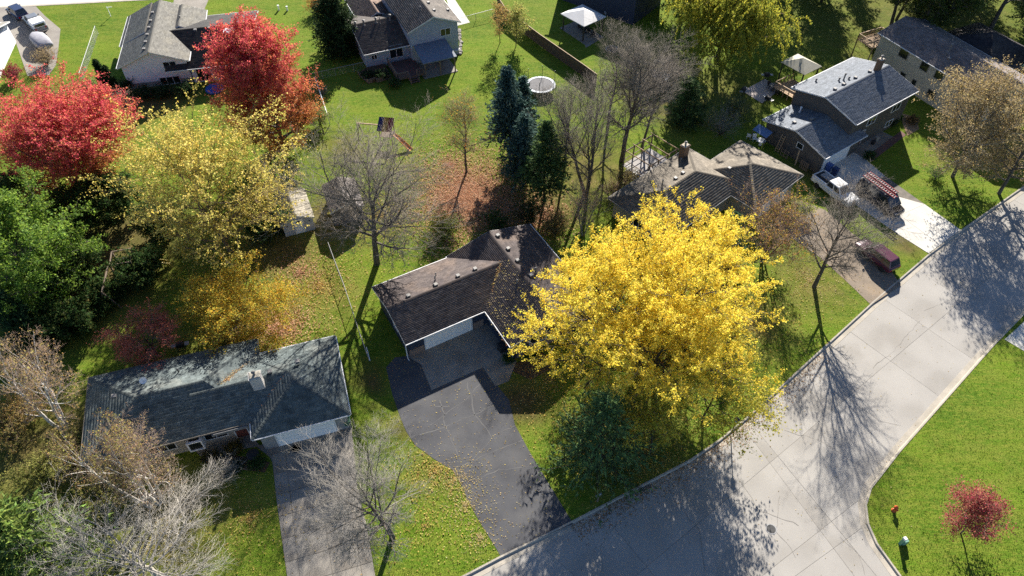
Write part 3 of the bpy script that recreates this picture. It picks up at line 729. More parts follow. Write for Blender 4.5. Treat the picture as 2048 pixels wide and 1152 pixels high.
for u in (-5.7, -4.5, -2.7, -.6): pipe_vent(rD2, u, 6.55, roof_z(lD, 'u', 2.65, .27, u, 6.55), .75, .13, M_VENT)
pipe_vent(rD2, -2.6, 1.9, roof_z(lD, 'u', 2.65, .27, -2.6, 1.9), .5, .05); pipe_vent(rD2, -2.2, 6.2, roof_z(lD, 'u', 2.65, .27, -2.2, 6.2), .9, .06)
pipe_vent(rD, 1.9, 3.6, roof_z(gD, 'v', 5.1, .4, 1.9, 3.6), 1.2, .05); pipe_vent(rD, 3.1, 3.2, roof_z(gD, 'v', 5.1, .4, 3.1, 3.2), .5, .08)
for v in (2.2, 4.6): box_vent(rD, 4.8, v, roof_z(gD, 'v', 5.1, .4, 4.8, v))
box_vent(rD, 7.2, 3.3, roof_z(gD, 'v', 5.1, .4, 7.2, 3.3))
# patio roof with posts
M_PATR = mat('patio_roofing', (.17, .2, .25), (.14, .165, .21), scale=2, rough=.7)
M_WOOD = mat('weathered_wood', (.2, .155, .12), (.15, .115, .09), scale=3, rough=.9, bump=.3, stretch=(1, 1, 6))
M_DECK = mat('red_brown_deck', (.13, .075, .065), (.095, .057, .05), scale=3, rough=.85)
pr = empty('patio_roof', (0, 0, 0), 0, parent=hD)
MB().add([(.7, .3, 2.95), (5.5, .3, 2.95), (5.6, -4.0, 2.4), (.6, -4.0, 2.4), (.7, .3, 2.83), (5.5, .3, 2.83), (5.6, -4.0, 2.28), (.6, -4.0, 2.28)], [(0, 1, 2, 3), (7, 6, 5, 4), (0, 4, 5, 1), (1, 5, 6, 2), (2, 6, 7, 3), (3, 7, 4, 0)]).build('roofing', M_PATR, pr)
for u in (.9, 3.1, 5.3): MB().beam((u, -3.8, 0), (u, -3.8, 2.3), .14).beam((u, -3.8, 1.8), (u - .4 if u > 3 else u + .4, -3.8, 2.3), .1).build('post', M_WOOD, pr)
MB().box((3.1, -1.8, .03), (5.0, 4.4, .1)).build('patio_slab', M_CONC, hD)
# deck with plank floor, rails and steps
dk = empty('deck', (0, 0, 0), 0, parent=hD)
for i in range(26): MB().box((-3.15 + i * .15 + .07, -1.2, .62), (.135, 4.6, .05)).build('plank', M_DECK, dk)
MB().box((-1.2, -1.2, .5), (3.9, 4.5, .18)).build('frame', M_WOOD, dk)
rail = MB()
for p, q in (((-3.1, 1.0), (-3.1, -3.5)), ((-3.1, -3.5), (-1.5, -3.5)), ((-.3, -3.5), (.75, -3.5))):
    L = math.dist(p, q); n = max(2, int(L / .16))
    rail.beam((*p, 1.5), (*q, 1.5), .1, .05).beam((*p, .72), (*q, .72), .06, .05)
    for i in range(n + 1): x, y = p[0] + (q[0] - p[0]) * i / n, p[1] + (q[1] - p[1]) * i / n; rail.beam((x, y, .0 if i in (0, n) else .68), (x, y, 1.5), .09 if i in (0, n) else .045)
rail.build('railing', M_WOOD, dk, kind='stuff')
for i in range(3): MB().box((-.9, -3.75 - i * .28, .5 - i * .17), (1.1, .27, .05)).build('step', M_DECK, dk)
for s in (-1.5, -.3): MB().beam((s, -3.55, 1.4), (s, -4.5, .85), .07).beam((s, -4.5, 0), (s, -4.5, .9), .09).beam((s, -3.6, .5), (s, -4.45, .05), .05, .2).build('stair_rail', M_WOOD, dk)

# ---- tan hipped house right of the yellow tree
hE = empty('house', (10.87, 60.31, 0), R(41.5), 'tan hipped-roof house half hidden behind the yellow tree', 'house')
e1, e2 = (0.0, 13.75, -8.4, .3), (10.6, 19.65, -11.8, -3.1)
rE, zE = hip(hE, e1, 2.75, .31, S_E, M_SOFFIT, expo=.29, th=.024, tabw=.42, seed=51, gutter=M_SOFFIT)
rE2, zE2 = hip(hE, e2, 2.75, .31, S_E, M_SOFFIT, expo=.29, th=.024, tabw=.42, seed=52, gutter=M_SOFFIT)
bwall(hE, .5, 13.2, -7.9, -.2, 2.5, M_GSIDE); bwall(hE, 11.1, 19.1, -11.3, -3.6, 2.48, M_GSIDE)
window(hE, .5, -4, .9, 1.6, 1.2, 'l', 2); window(hE, 4, -7.9, .9, 1.8, 1.2, 'f', 2); window(hE, 19.1, -8, 1, 1.4, 1.2, 'r', 2); garage_door(hE, 15.2, -11.3, 4.88, 2.05, 'f', M_WHITE)
chimney(hE, 11.6, -.7, 2.5, 4.7, .9, .7, mat('brown_brick', (.2, .13, .08), (.14, .09, .06), scale=6, rough=.9, bump=.4, bscale=14), 1)
for u, v in ((3.7, -3.2), (6.9, -3.3), (8.3, -3.2)): box_vent(rE, u, v, roof_z(e1, 'h', 2.75, .31, u, v))
for u, v, h in ((5.0, -3.0, .8), (3.6, -1.6, .35), (10.5, -1.2, .45), (2.7, -2.2, .3)): pipe_vent(rE, u, v, roof_z(e1, 'h', 2.75, .31, u, v), h, .07)
box_vent(rE2, 13.2, -6.0, roof_z(e2, 'h', 2.75, .31, 13.2, -6.))

# ---- slate-roofed split-level house, right
hF = empty('house', (40.82, 71.09, 0), R(35.5), 'dark taupe split-level house with slate-blue gable roofs at right', 'house')
f1, f2 = (0, 12.5, 0, 9.7), (-5.3, 2.6, -.6, 8.95)
gwall(hF, f1, 'u', 5.0, .24, M_TSIDE, ins=(.35, .35, .5, .5)); rF, zF = gable(hF, f1, 'u', 5.0, .24, S_F, M_TRIM, seed=61, expo=.15, th=.007)
gwall(hF, f2, 'u', 2.75, .245, M_TSIDE, ins=(.35, .3, .5, .5)); rF2, zF2 = gable(hF, f2, 'u', 2.75, .245, S_F, M_TRIM, seed=62, expo=.15, th=.007)
garage_door(hF, -2.0, -.1, 4.8, 2.05, 'f', M_WHITE)
window(hF, -4.95, 3.2, 1.7, .95, .8, 'l', 1); window(hF, 4.5, .5, 2.9, 1.7, 1.1, 'f', 2); window(hF, 9.5, .5, 2.9, 1.7, 1.1, 'f', 2); window(hF, 9.5, .5, .6, 1.5, .9, 'f', 2)
entry_door(hF, 3.4, .5, .3, .95, 2.05, 'f', mat('oxblood_door', (.16, .05, .04)))
window(hF, 12.15, 3.0, 3.0, 1.2, 1.0, 'r', 2)
chimney(hF, 10.4, 5.1, 5.5, 7.6, .75, .6, mat('brown_brick', (.2, .13, .08)), 1)
for u, v in ((2.4, 5.4), (4.2, 5.5), (6.7, 5.6), (9.3, 5.4)): box_vent(rF, u, v, roof_z(f1, 'u', 5., .24, u, v), .2)
for u, v, h in ((5.4, 6.3, .9), (4.9, 6.6, .4), (3.2, 8.6, .35), (6.0, 6.0, .3)): pipe_vent(rF, u, v, roof_z(f1, 'u', 5., .24, u, v), h, .1)
dish(rF, 6.0, 2.5, roof_z(f1, 'u', 5., .24, 6., 2.5) - .4, 0) if False else None
box_vent(rF2, -1.9, 4.6, roof_z(f2, 'u', 2.75, .245, -1.9, 4.6)); box_vent(rF2, -3.8, 5.6, roof_z(f2, 'u', 2.75, .245, -3.8, 5.6)); pipe_vent(rF2, -.9, 7.0, roof_z(f2, 'u', 2.75, .245, -.9, 7.0), .7, .1, M_TRIM)
MB().beam((-4.85, .35, 2.45), (-4.85, .35, .1), .09).build('downspout', M_TRIM, hF)

# ---- cream two-storey house, far right
hG = empty('house', (50.96, 92.45, 0), R(-64), 'cream-sided two-storey house with brown-grey roof in the upper right corner', 'house')
g1, g2 = (-.3, 18.5, 0, 8.6), (1.5, 13.0, 7.4, 19)
gwall(hG, g1, 'u', 5.0, .33, M_CSIDE, ins=(.4, .4, .4, .4)); rG, zG = gable(hG, g1, 'u', 5.0, .33, S_G, M_SOFFIT, seed=71, expo=.18, th=.02)
bwall(hG, 2.2, 12.5, 8, 18.4, 2.9, M_CSIDE); hip(hG, g2, 3.0, .45, S_GD, M_SOFDARK, expo=.24, th=.03, seed=72)
for u, w in ((4.4, 1.5), (8.0, 1.3), (10.4, 1.3)): window(hG, u, .4, 3.5, w, 1.2, 'f', 1, frame=M_SOFFIT)
for u, w in ((5.6, .9), (7.6, .7), (10.6, 1.3)): window(hG, u, .4, .8, w, 1.1, 'f', 1, frame=M_SOFFIT)
window(hG, 14.0, .4, 3.5, 1.3, 1.2, 'f', 1)
pipe_vent(rG, 8.6, 3.0, roof_z(g1, 'u', 5, .33, 8.6, 3.), 1.0, .12); pipe_vent(rG, 8.9, 2.2, roof_z(g1, 'u', 5, .33, 8.9, 2.2), .4, .08); box_vent(rG, 9.7, 2.0, roof_z(g1, 'u', 5, .33, 9.7, 2.))
# its raised timber deck at the gable end
dG = empty('deck', (0, 0, 0), 0, parent=hG)
M_PINE = mat('pale_pine', (.42, .30, .19), (.34, .24, .15), scale=3, rough=.8)
for i in range(18): MB().box((-2.9 + i * .15, 2.0, 2.6), (.135, 4.2, .05)).build('plank', M_PINE, dG)
rail = MB()
for p, q in (((-3, -.1), (-3, 4.1)), ((-3, -.1), (-.1, -.1)), ((-3, 4.1), (-.1, 4.1))):
    L = math.dist(p, q); n = int(L / .2)
    rail.beam((*p, 3.55), (*q, 3.55), .14, .06).beam((*p, 2.75), (*q, 2.75), .08, .06)
    for i in range(n + 1): x, y = p[0] + (q[0] - p[0]) * i / n, p[1] + (q[1] - p[1]) * i / n; rail.beam((x, y, 0 if i in (0, n) else 2.6), (x, y, 3.55), .12 if i in (0, n) else .045)
rail.build('railing', M_PINE, dG, kind='stuff')

# ---- neighbour at the left edge with pale wall
hH = empty('house', (-71.0, 86.5, 0), R(13), 'house cut off by the left edge with pale grey roof and white wall', 'house')
kH = (-12, 0, .5, 13.5); gwall(hH, kH, 'v', 3.0, .3, M_WSIDE, ins=(.4, .4, .4, .4)); gable(hH, kH, 'u', 3.0, .3, S_C, M_TRIM, seed=81)
bwall(hH, -12, -2.6, -4.5, 1.2, 2.6, M_WSIDE); MB().box((-7.2, -1.8, 2.72), (10, 6.2, .14)).build('flat_roof', M_SOFFIT, hH)
window(hH, -4.6, -4.5, .9, 1.4, 1.2, 'f', 2)
# ---- house at the very top with dark blue roof
hI = empty('house', (10.2, 110.6, 0), R(-38), 'dark blue roof of a house cut off by the top edge', 'house')
kI = (-4, 11, -.2, 9); S_I = shingle_mat('navy_shingle', (.05, .06, .085), (.04, .048, .07))
gwall(hI, kI, 'u', 6.0, .4, M_NAVY); gable(hI, kI, 'u', 6.0, .4, S_I, M_TRIM, seed=91)

# ---- garden sheds
def shed(loc, rz, W, D, wallm, sm, label, door=True, hw=1.95, seed=5, slope=.42):
    o = empty('garden_shed', loc, rz, label, 'shed')
    rect = (-.2, W + .2, -.2, D + .2)
    gwall(o, rect, 'v', hw, slope, wallm, ins=(.2, .2, .2, .2)); gable(o, rect, 'v', hw, slope, sm, M_TRIM, seed=seed, expo=.18, th=.015, gutter=(0, 0))
    if door:
        d = entry_door(o, W * .52, 0, .05, .95, 1.9, 'f', M_WHITE)
        MB().lathe([(.3, 0), (.3, .02)], n=16).build('fan_light', M_GLASS, d, loc=(0, -.065, 1.62), rot=(R(90), 0, 0)) if False else None
        pts = [(.3 * math.cos(math.pi * i / 8), .3 * math.sin(math.pi * i / 8)) for i in range(9)]
        MB().add([(x, -.062, 1.5 + y) for x, y in pts] + [(x, -.055, 1.5 + y) for x, y in pts], [tuple(range(9)), tuple(range(17, 8, -1))] + [(i, i + 1, i + 10, i + 9) for i in range(8)] + [(8, 0, 9, 17)]).build('fan_light', M_GLASS, d)
        for x in (.5, W - .4): MB().lathe([(.09, 0), (.09, .03)], n=10).build('wall_ornament', M_DARKMETAL, o, loc=(x, -.01, 1.45), rot=(R(90), 0, 0))
    return o
M_SHEDW = mat('grey_shed_board', (.46, .47, .48), (.4, .41, .42), scale=2, rough=.8)
shed((-25.0, 57.1, 0), R(23), 3.3, 4.7, M_SHEDW, shingle_mat('pale_shed_shingle', (.34, .31, .25), (.28, .255, .205)), 'small grey shed with white arched-light door under the yellow-green tree', seed=92)
shed((-19.9, 58.9, 0), R(20), 3.4, 4.6, mat('brown_shed_board', (.2, .17, .15), (.16, .135, .12)), shingle_mat('lilac_grey_shingle', (.235, .21, .2), (.19, .17, .165)), 'larger brown shed behind the bare tree', door=False, seed=93, hw=2.1)
ls = empty('lean_to', (*site(1316, 172), 0), R(-32), 'small lean-to with blue sheet roof by the garden trees', 'shed')
MB().add([(-1.3, -.6, 1.5), (1.3, -.6, 1.5), (1.3, .7, 1.8), (-1.3, .7, 1.8), (-1.3, -.6, 1.44), (1.3, -.6, 1.44), (1.3, .7, 1.74), (-1.3, .7, 1.74)], [(0, 1, 2, 3), (7, 6, 5, 4), (0, 4, 5, 1), (1, 5, 6, 2), (2, 6, 7, 3), (3, 7, 4, 0)]).build('roof_sheet', mat('blue_steel', (.16, .2, .28), (.12, .15, .22), rough=.4, spec=.5), ls)
for x in (-1.2, 1.2):
    for y in (-.5, .6): MB().beam((x, y, 0), (x, y, 1.45), .1).build('post', M_WOOD, ls)
MB().box((0, .55, .7), (2.3, .08, 1.4)).build('back_board', M_WOOD, ls)

# ------------------------------------------------------------------ vehicles
M_TYRE = mat('tyre_rubber', (.02, .02, .02), (.03, .03, .03), scale=8, rough=.9)
M_RIM = mat('alloy', (.45, .45, .46), (.35, .35, .36), scale=5, rough=.35, metallic=.8)
M_CARGLASS = mat('car_glass', (.015, .018, .022), (.03, .034, .04), scale=1.5, rough=.05, spec=.8)
M_LAMP = mat('lamp_lens', (.7, .7, .68), (.6, .6, .6), rough=.1, spec=.7)
M_TAIL = mat('tail_lens', (.35, .02, .02), (.28, .015, .015), rough=.15, spec=.7)
M_BLACKPL = mat('black_plastic', (.025, .025, .027), (.035, .035, .035), scale=5, rough=.6)
def paint(name, c): return mat(name, c, tuple(v * .9 for v in c), scale=1.2, rough=.28, spec=.5, coat=.5, fine=.08, fscale=4)
def loft(secs, n=12, pw=4.0):
    """closed body through sections (x, half width, z0, z1) with rounded corners"""
    mb = MB()
    for x, hw, z0, z1 in secs:
        zc, hh = (z0 + z1) / 2, (z1 - z0) / 2
        for i in range(n):
            a = 2 * math.pi * (i + .5) / n; c, s = math.cos(a), math.sin(a)
            mb.V.append((x, math.copysign(abs(c) ** (2 / pw), c) * hw, zc + math.copysign(abs(s) ** (2 / pw), s) * hh))
    m = len(secs)
    for k in range(m - 1):
        for i in range(n):
            j = (i + 1) % n; mb.F.append([k * n + i, k * n + j, (k + 1) * n + j, (k + 1) * n + i])
    mb.F.append(list(range(n))[::-1]); mb.F.append([(m - 1) * n + i for i in range(n)])
    return mb
def slab_quad(pts, t=.02):
    a, b, c, d = [Vector(p) for p in pts]; nrm = (b - a).cross(d - a).normalized() * t
    mb = MB(); v = [a, b, c, d, a + nrm, b + nrm, c + nrm, d + nrm]
    return mb.add(v, [(0, 1, 2, 3), (7, 6, 5, 4), (0, 4, 5, 1), (1, 5, 6, 2), (2, 6, 7, 3), (3, 7, 4, 0)])
def wheels(o, xs, hw, r):
    for x in xs:
        for s in (-1, 1):
            w = empty('wheel', (x, s * (hw - .1), r), 0, parent=o); w.rotation_euler = (R(90), 0, 0)
            MB().lathe([(r * .62, -.11), (r * .93, -.11), (r, -.06), (r, .06), (r * .93, .11), (r * .62, .11)], n=18).build('tyre', M_TYRE, w)
            MB().lathe([(r * .2, -.1), (r * .63, -.09), (r * .63, .09), (r * .2, .1)], n=14).build('rim', M_RIM, w)
def cabin(o, body, x0, x1, x2, x3, zb, zr, wb, wr, pm, nside=2, rear=True):
    """greenhouse: base x0 (rear) .. x3 (front), roof x1 .. x2; glass panes set on it"""
    V = [(x0, -wb, zb), (x3, -wb, zb), (x3, wb, zb), (x0, wb, zb), (x1, -wr, zr), (x2, -wr, zr), (x2, wr, zr), (x1, wr, zr)]
    mb = MB().add(V, [(3, 2, 1, 0), (4, 5, 6, 7), (0, 1, 5, 4), (1, 2, 6, 5), (2, 3, 7, 6), (3, 0, 4, 7)])
    me = mb.mesh('cabin', pm); c = link('cabin', me, o)
    bv = c.modifiers.new('edge', 'BEVEL'); bv.width = .07; bv.segments = 2
    L = lambda a, b, t: tuple(a[i] + (b[i] - a[i]) * t for i in range(3))
    def pane(a, b, cc, d, m=.08, mz=(.14, .86)):
        e = [L(L(a, b, m), L(d, cc, m), mz[0]), L(L(a, b, 1 - m), L(d, cc, 1 - m), mz[0]), L(L(a, b, 1 - m), L(d, cc, 1 - m), mz[1]), L(L(a, b, m), L(d, cc, m), mz[1])]
        slab_quad(e, .015).build('window', M_CARGLASS, c)
    pane(V[1], V[2], V[6], V[5], .07, (.08, .9))
    if rear: pane(V[3], V[0], V[4], V[7], .09, (.15, .88))
    for s in (0, 1):
        a, b, t, r = (V[0], V[1], V[5], V[4]) if s == 0 else (V[2], V[3], V[7], V[6])
        for i in range(nside):
            f0, f1 = i / nside + .015, (i + 1) / nside - .015
            if s: f0, f1 = 1 - f1, 1 - f0
            pane(L(a, b, f0), L(a, b, f1), L(r, t, f1), L(r, t, f0), .06)
    return c
def lights(o, xf, xr, hw, zf, zr):
    for s in (-1, 1):
        MB().box((xf, s * hw, zf), (.12, .34, .16)).build('headlight', M_LAMP, o)
        MB().box((xr, s * (hw + .06), zr), (.1, .2, .24)).build('tail_light', M_TAIL, o)
def mirrors(o, x, hw, z, pm):
    for s in (-1, 1): MB().box((x, s * (hw + .12), z), (.12, .24, .16)).build('mirror', pm, o)
def face(o, xf, hw, z0, z1):
    MB().box((xf, 0, (z0 + z1) / 2), (.06, hw * 1.1, z1 - z0)).build('grille', M_BLACKPL, o)

hd = Vector(site(1921, 460)) - Vector(site(1770, 352)); HEAD = math.atan2(hd.y, hd.x)
def pickup(loc, rz, label, pm, topper=None):
    o = empty('pickup_truck', (*loc, 0), rz, label, 'pickup truck')
    W = 1.02
    loft([(-2.85, W * .93, .5, 1.05), (-2.75, W, .42, 1.12), (-.6, W, .40, 1.14), (1.1, W, .40, 1.14), (2.3, W * .97, .42, 1.1), (2.75, W * .9, .48, 1.02), (2.85, W * .8, .52, .92)], pw=7).build('body', pm, o, smooth=False)
    cabin(o, None, -.75, -.6, .85, 1.5, 1.12, 1.85, .9, .74, pm, 2)
    if topper:
        loft([(-2.8, .93, 1.1, 1.66), (-2.7, .95, 1.1, 1.8), (-.85, .95, 1.1, 1.84), (-.8, .9, 1.1, 1.78)], pw=7).build('topper', topper, o)
        slab_quad([(-2.83, .75, 1.2), (-2.83, -.75, 1.2), (-2.8, -.7, 1.6), (-2.8, .7, 1.6)], .02).build('topper_window', M_CARGLASS, o)
    else:
        bed = MB().box((-1.8, 0, 1.145), (1.9, 1.5, .02)).build('bed_floor', M_BLACKPL, o)
        for s in (-1, 1): MB().box((-1.8, s * .86, 1.2), (2.05, .14, .16)).build('bed_rail', pm, o)
        MB().box((-2.8, 0, 1.2), (.1, 1.85, .16)).build('tailgate', pm, o)
        MB().box((-1.55, .25, 1.24), (1.6, .9, .14)).build('bed_cover', mat('grey_board', (.3, .29, .28)), o)
    wheels(o, (-1.75, 1.85), W, .38); lights(o, 2.8, -2.84, .66, .88, .95); mirrors(o, 1.2, W, 1.25, pm); face(o, 2.85, .55, .6, .95)
    MB().box((2.86, 0, .5), (.16, 1.8, .2)).build('bumper', M_RIM, o); MB().box((-2.9, 0, .5), (.16, 1.8, .18)).build('bumper', M_RIM, o)
    return o
pickup(site(1671, 376, .9), HEAD, 'white pickup truck parked beside the grey house garage', paint('white_car_paint', (.72, .72, .71)))
pickup(site(68, 42, 1.0), math.atan2(8.5, -8), 'pickup truck with white topper on the upper left driveway', paint('grey_car_paint', (.2, .21, .22)), M_WHITE)
def wagon(name, cat, loc, rz, label, pm, L=4.7, W=.92, zr=1.65, rear_x=None, van=False, nside=3):
    o = empty(name, (*loc, 0), rz, label, cat); h = L / 2
    zb = 1.12 if van else .98
    loft([(-h, W * .85, .5, zb - .12), (-h + .15, W * .97, .36, zb), (-h * .3, W, .32, zb + .02), (h * .35, W, .32, zb), (h * .75, W * .96, .36, zb - .1), (h - .12, W * .86, .42, zb - .2), (h, W * .68, .5, zb - .3)], pw=5).build('body', pm, o)
    if van: cabin(o, None, -h + .03, -h + .14, h * .36, h * .72, zb - .05, zr, W * .96, W * .82, pm, nside)
    else: cabin(o, None, -h + .12, -h + .5, h * .2, h * .5, zb - .04, zr, W * .92, W * .74, pm, nside)
    wheels(o, (-h * .62, h * .64), W, .34); lights(o, h - .12, -h + .03, W * .62, zb - .32, zb - .25); mirrors(o, h * .42, W, zb + .08, pm); face(o, h - .02, .5, .5, .72)
    return o
wagon('minivan', 'car', site(1755, 508, .8), HEAD + math.pi, 'maroon minivan parked on the worn brown driveway', paint('maroon_car_paint', (.085, .018, .035)), L=4.9, zr=1.68)
vn = wagon('work_van', 'van', site(1763, 392, 1.1), HEAD, 'black work van with red ladders on its roof rack', paint('black_car_paint', (.012, .012, .016)), L=5.8, W=1.03, zr=2.1, van=True)
for x in (-1.7, -.5, .7):
    MB().beam((x, -.8, 2.18), (x, .8, 2.18), .05).beam((x, -.78, 2.0), (x, -.78, 2.2), .05).beam((x, .78, 2.0), (x, .78, 2.2), .05).build('rack_bar', M_RIM, vn)
wagon('parked_car', 'car', site(33, 22, .8), math.atan2(8.5, -8) + .1, 'dark blue car at the top left corner', paint('blue_car_paint', (.025, .03, .07)), L=4.7, zr=1.7)
M_LADR = mat('red_fibreglass', (.34, .05, .055), (.27, .04, .045), scale=4, rough=.5)
M_ALU = mat('aluminium', (.42, .40, .40), (.34, .33, .33), scale=6, rough=.5, metallic=.3)
def ladder(name, loc, rot, L, W, label, parent=None, m=None, mr=None):
    o = empty(name, loc, 0, label, 'ladder'); o.rotation_euler = rot
    for s in (-1, 1): MB().box((0, s * W / 2, 0), (L, .06, .11)).build('rail', m or M_LADR, o)
    n = int(L / .3)
    for i in range(n): MB().box((-L / 2 + L * (i + .5) / n, 0, 0), (.06, W, .05)).build('rung', mr or M_ALU, o)
    return o
vp = Vector((*site(1763, 392, 1.1), 0)); c, s = math.cos(HEAD), math.sin(HEAD)
def on_van(x, y, z): return (vp.x + c * x - s * y, vp.y + s * x + c * y, z)
ladder('extension_ladder', on_van(-.85, .48, 2.28), (0, 0, HEAD), 4.2, .42, 'red ladder on the house side of the black van roof')
ladder('extension_ladder', on_van(-.55, -.3, 2.28), (0, 0, HEAD), 4.6, .42, 'red ladder on the street side of the black van roof')
# tarped boat on a trailer, upper left drive
tb = empty('covered_boat', (*site(86, 92), 0), math.atan2(8.5, -8), 'boat under a grey tarpaulin beside the white wall', 'boat')
loft([(-2.7, .9, .7, 1.15), (-2.5, 1.05, .55, 1.4), (-1, 1.15, .5, 1.75), (.8, 1.1, .5, 1.7), (2.0, .75, .6, 1.4), (2.8, .15, .8, 1.15)], n=16, pw=2.6).build('tarpaulin', mat('grey_tarp', (.33, .33, .36), (.25, .25, .29), scale=2.2, rough=.75, bump=.8, bscale=2.5), tb, smooth=True)
MB().beam((-2.5, 0, .4), (3.6, 0, .4), .1).beam((-.8, -1.0, .4), (-.8, 1.0, .4), .1).build('trailer_frame', M_DARKMETAL, tb)
wheels(tb, (-.8,), 1.05, .3)

# ------------------------------------------------------------------ garden and street things
M_GALV = mat('galvanised', (.34, .34, .34), (.26, .26, .26), scale=5, rough=.5, metallic=.4)
M_GREENPL = mat('green_plastic', (.2, .36, .28), (.16, .3, .23), scale=4, rough=.5)
def tramp():
    o = empty('trampoline', (*site(1081, 181), 0), .2, 'round trampoline with grey mat and net poles', 'trampoline')
    Rr, z = 2.05, .92
    mb = MB()
    def ring(r0, r1, z0, z1, name, m, n=36):
        MB().lathe([(r0, z0), (r1, z0), (r1, z1), (r0, z1)], n=n).build(name, m, o) if r0 > .1 else MB().lathe([(r1, z0), (r1, z1)], n=n).build(name, m, o)
    ring(.0, Rr - .32, z - .02, z, 'mat', mat('trampoline_mat', (.12, .12, .13), (.1, .1, .11), rough=.8))
    for i in range(12):
        a0, a1 = 6.28318 * i / 12 + .012, 6.28318 * (i + 1) / 12 - .012
        pts = [(math.cos(a0 + (a1 - a0) * k / 4) * r, math.sin(a0 + (a1 - a0) * k / 4) * r) for r, ks in ((Rr, range(5)), (Rr - .36, range(4, -1, -1))) for k in ks]
        MB().prism(pts, z - .03, z + .03).build('pad', mat('trampoline_pad', (.33, .38, .45), (.28, .32, .38), rough=.6), o)
    for i in range(6):
        a = 6.28318 * i / 6 + .2; x, y = math.cos(a), math.sin(a)
        MB().beam((x * (Rr + .02), y * (Rr + .02), 0), (x * (Rr + .06), y * (Rr + .06), 2.6), .03, n=8).build('pole', M_DARKMETAL, o)
    net = MB()
    for i in range(36):
        a, b = 6.28318 * i / 36, 6.28318 * (i + 1) / 36
        for zz in (1.7, 2.4): net.beam((math.cos(a) * Rr, math.sin(a) * Rr, zz), (math.cos(b) * Rr, math.sin(b) * Rr, zz), .005)
        net.beam((math.cos(a) * Rr, math.sin(a) * Rr, z), (math.cos(a) * Rr, math.sin(a) * Rr, 2.45), .004)
    net.build('net', M_BLACKPL, o, kind='stuff')
tramp()
def fence_post_rail(name, pts, label, h, m, spacing=2.4, mesh=True, rail=.03, post=.035, group=None):
    o = empty(name, (*pts[0], 0), 0, label, 'fence', group)
    x0, y0 = pts[0]; P = [(x - x0, y - y0) for x, y in pts]; net = MB()
    for p, q in zip(P[:-1], P[1:]):
        L = math.dist(p, q); n = max(1, round(L / spacing))
        MB().beam((*p, h), (*q, h), rail, n=6).build('top_rail', m, o)
        for i in range(n + 1):
            x, y = p[0] + (q[0] - p[0]) * i / n, p[1] + (q[1] - p[1]) * i / n
            if i < n or q is P[-1]: MB().beam((x, y, 0), (x, y, h + .04), post, n=6).build('post', m, o)
        if mesh:
            k = int(L / .16)
            for i in range(k):
                a, b = i / k, min(1, (i + 6) / k); c = max(0, (i - 6) / k)
                A = lambda t, z: (p[0] + (q[0] - p[0]) * t, p[1] + (q[1] - p[1]) * t, z)
                net.beam(A(a, .03), A(b, h * (b - a) * k / 6 if b == 1 else h), .006); net.beam(A(a, .03), A(c, h * (a - c) * k / 6 if c == 0 else h), .006)
    if mesh: net.build('wire_mesh', m, o, kind='stuff')
    return o
fence_post_rail('chain_link_fence', [site(166, 163), site(197, 68)], 'chain-link fence with pale rail left of the white house', 1.3, M_TRIM, 2.6)
fence_post_rail('chain_link_fence', sites([(620, 164), (672, 152), (745, 136)]), 'chain-link fence running to the blue-grey house', 1.2, M_GALV)
fence_post_rail('rail_fence', sites([(633, 168), (660, 250)]), 'single white rail fence beside the tall crimson maple', 1.1, M_TRIM, 3.2, mesh=False, rail=.06, post=.05)
fence_post_rail('chain_link_fence', sites([(660, 500), (672, 533), (690, 580), (705, 625), (720, 672), (738, 722)]), 'low chain-link fence between the lower left house and navy house', 1.15, M_GALV, 2.6)
fence_post_rail('chain_link_fence', sites([(918, 50), (985, 32)]), 'short chain-link fence from the top house to the wooden fence', 1.1, M_GALV, 2.4)
def plank_fence(pts, label, h=1.8):
    o = empty('wooden_fence', (*pts[0], 0), 0, label, 'fence'); x0, y0 = pts[0]; P = [(x - x0, y - y0) for x, y in pts]
    M = mat('cedar_fence', (.115, .085, .062), (.08, .06, .045), scale=2, rough=.9, stretch=(1, 1, 3))
    for p, q in zip(P[:-1], P[1:]):
        L = math.dist(p, q); n = int(L / .16); a = math.atan2(q[1] - p[1], q[0] - p[0])
        me = MB().box((0, 0, h / 2), (.14, .03, h)).mesh('board', M)
        for i in range(n):
            t = (i + .5) / n
            link('board', me, o, (p[0] + (q[0] - p[0]) * t, p[1] + (q[1] - p[1]) * t, random.uniform(-.02, .02)), (0, 0, a))
        for z in (.4, 1.5): MB().beam((*p, z), (*q, z), .05, .09).build('rail', M, o)
        MB().beam((*p, h + .02), (*q, h + .02), .1, .04).build('cap', M_PINE, o)
    return o
plank_fence(sites([(994, 12), (1012, 40), (1080, 92), (1168, 154), (1192, 172)]), 'tall wooden board fence running past the trampoline')
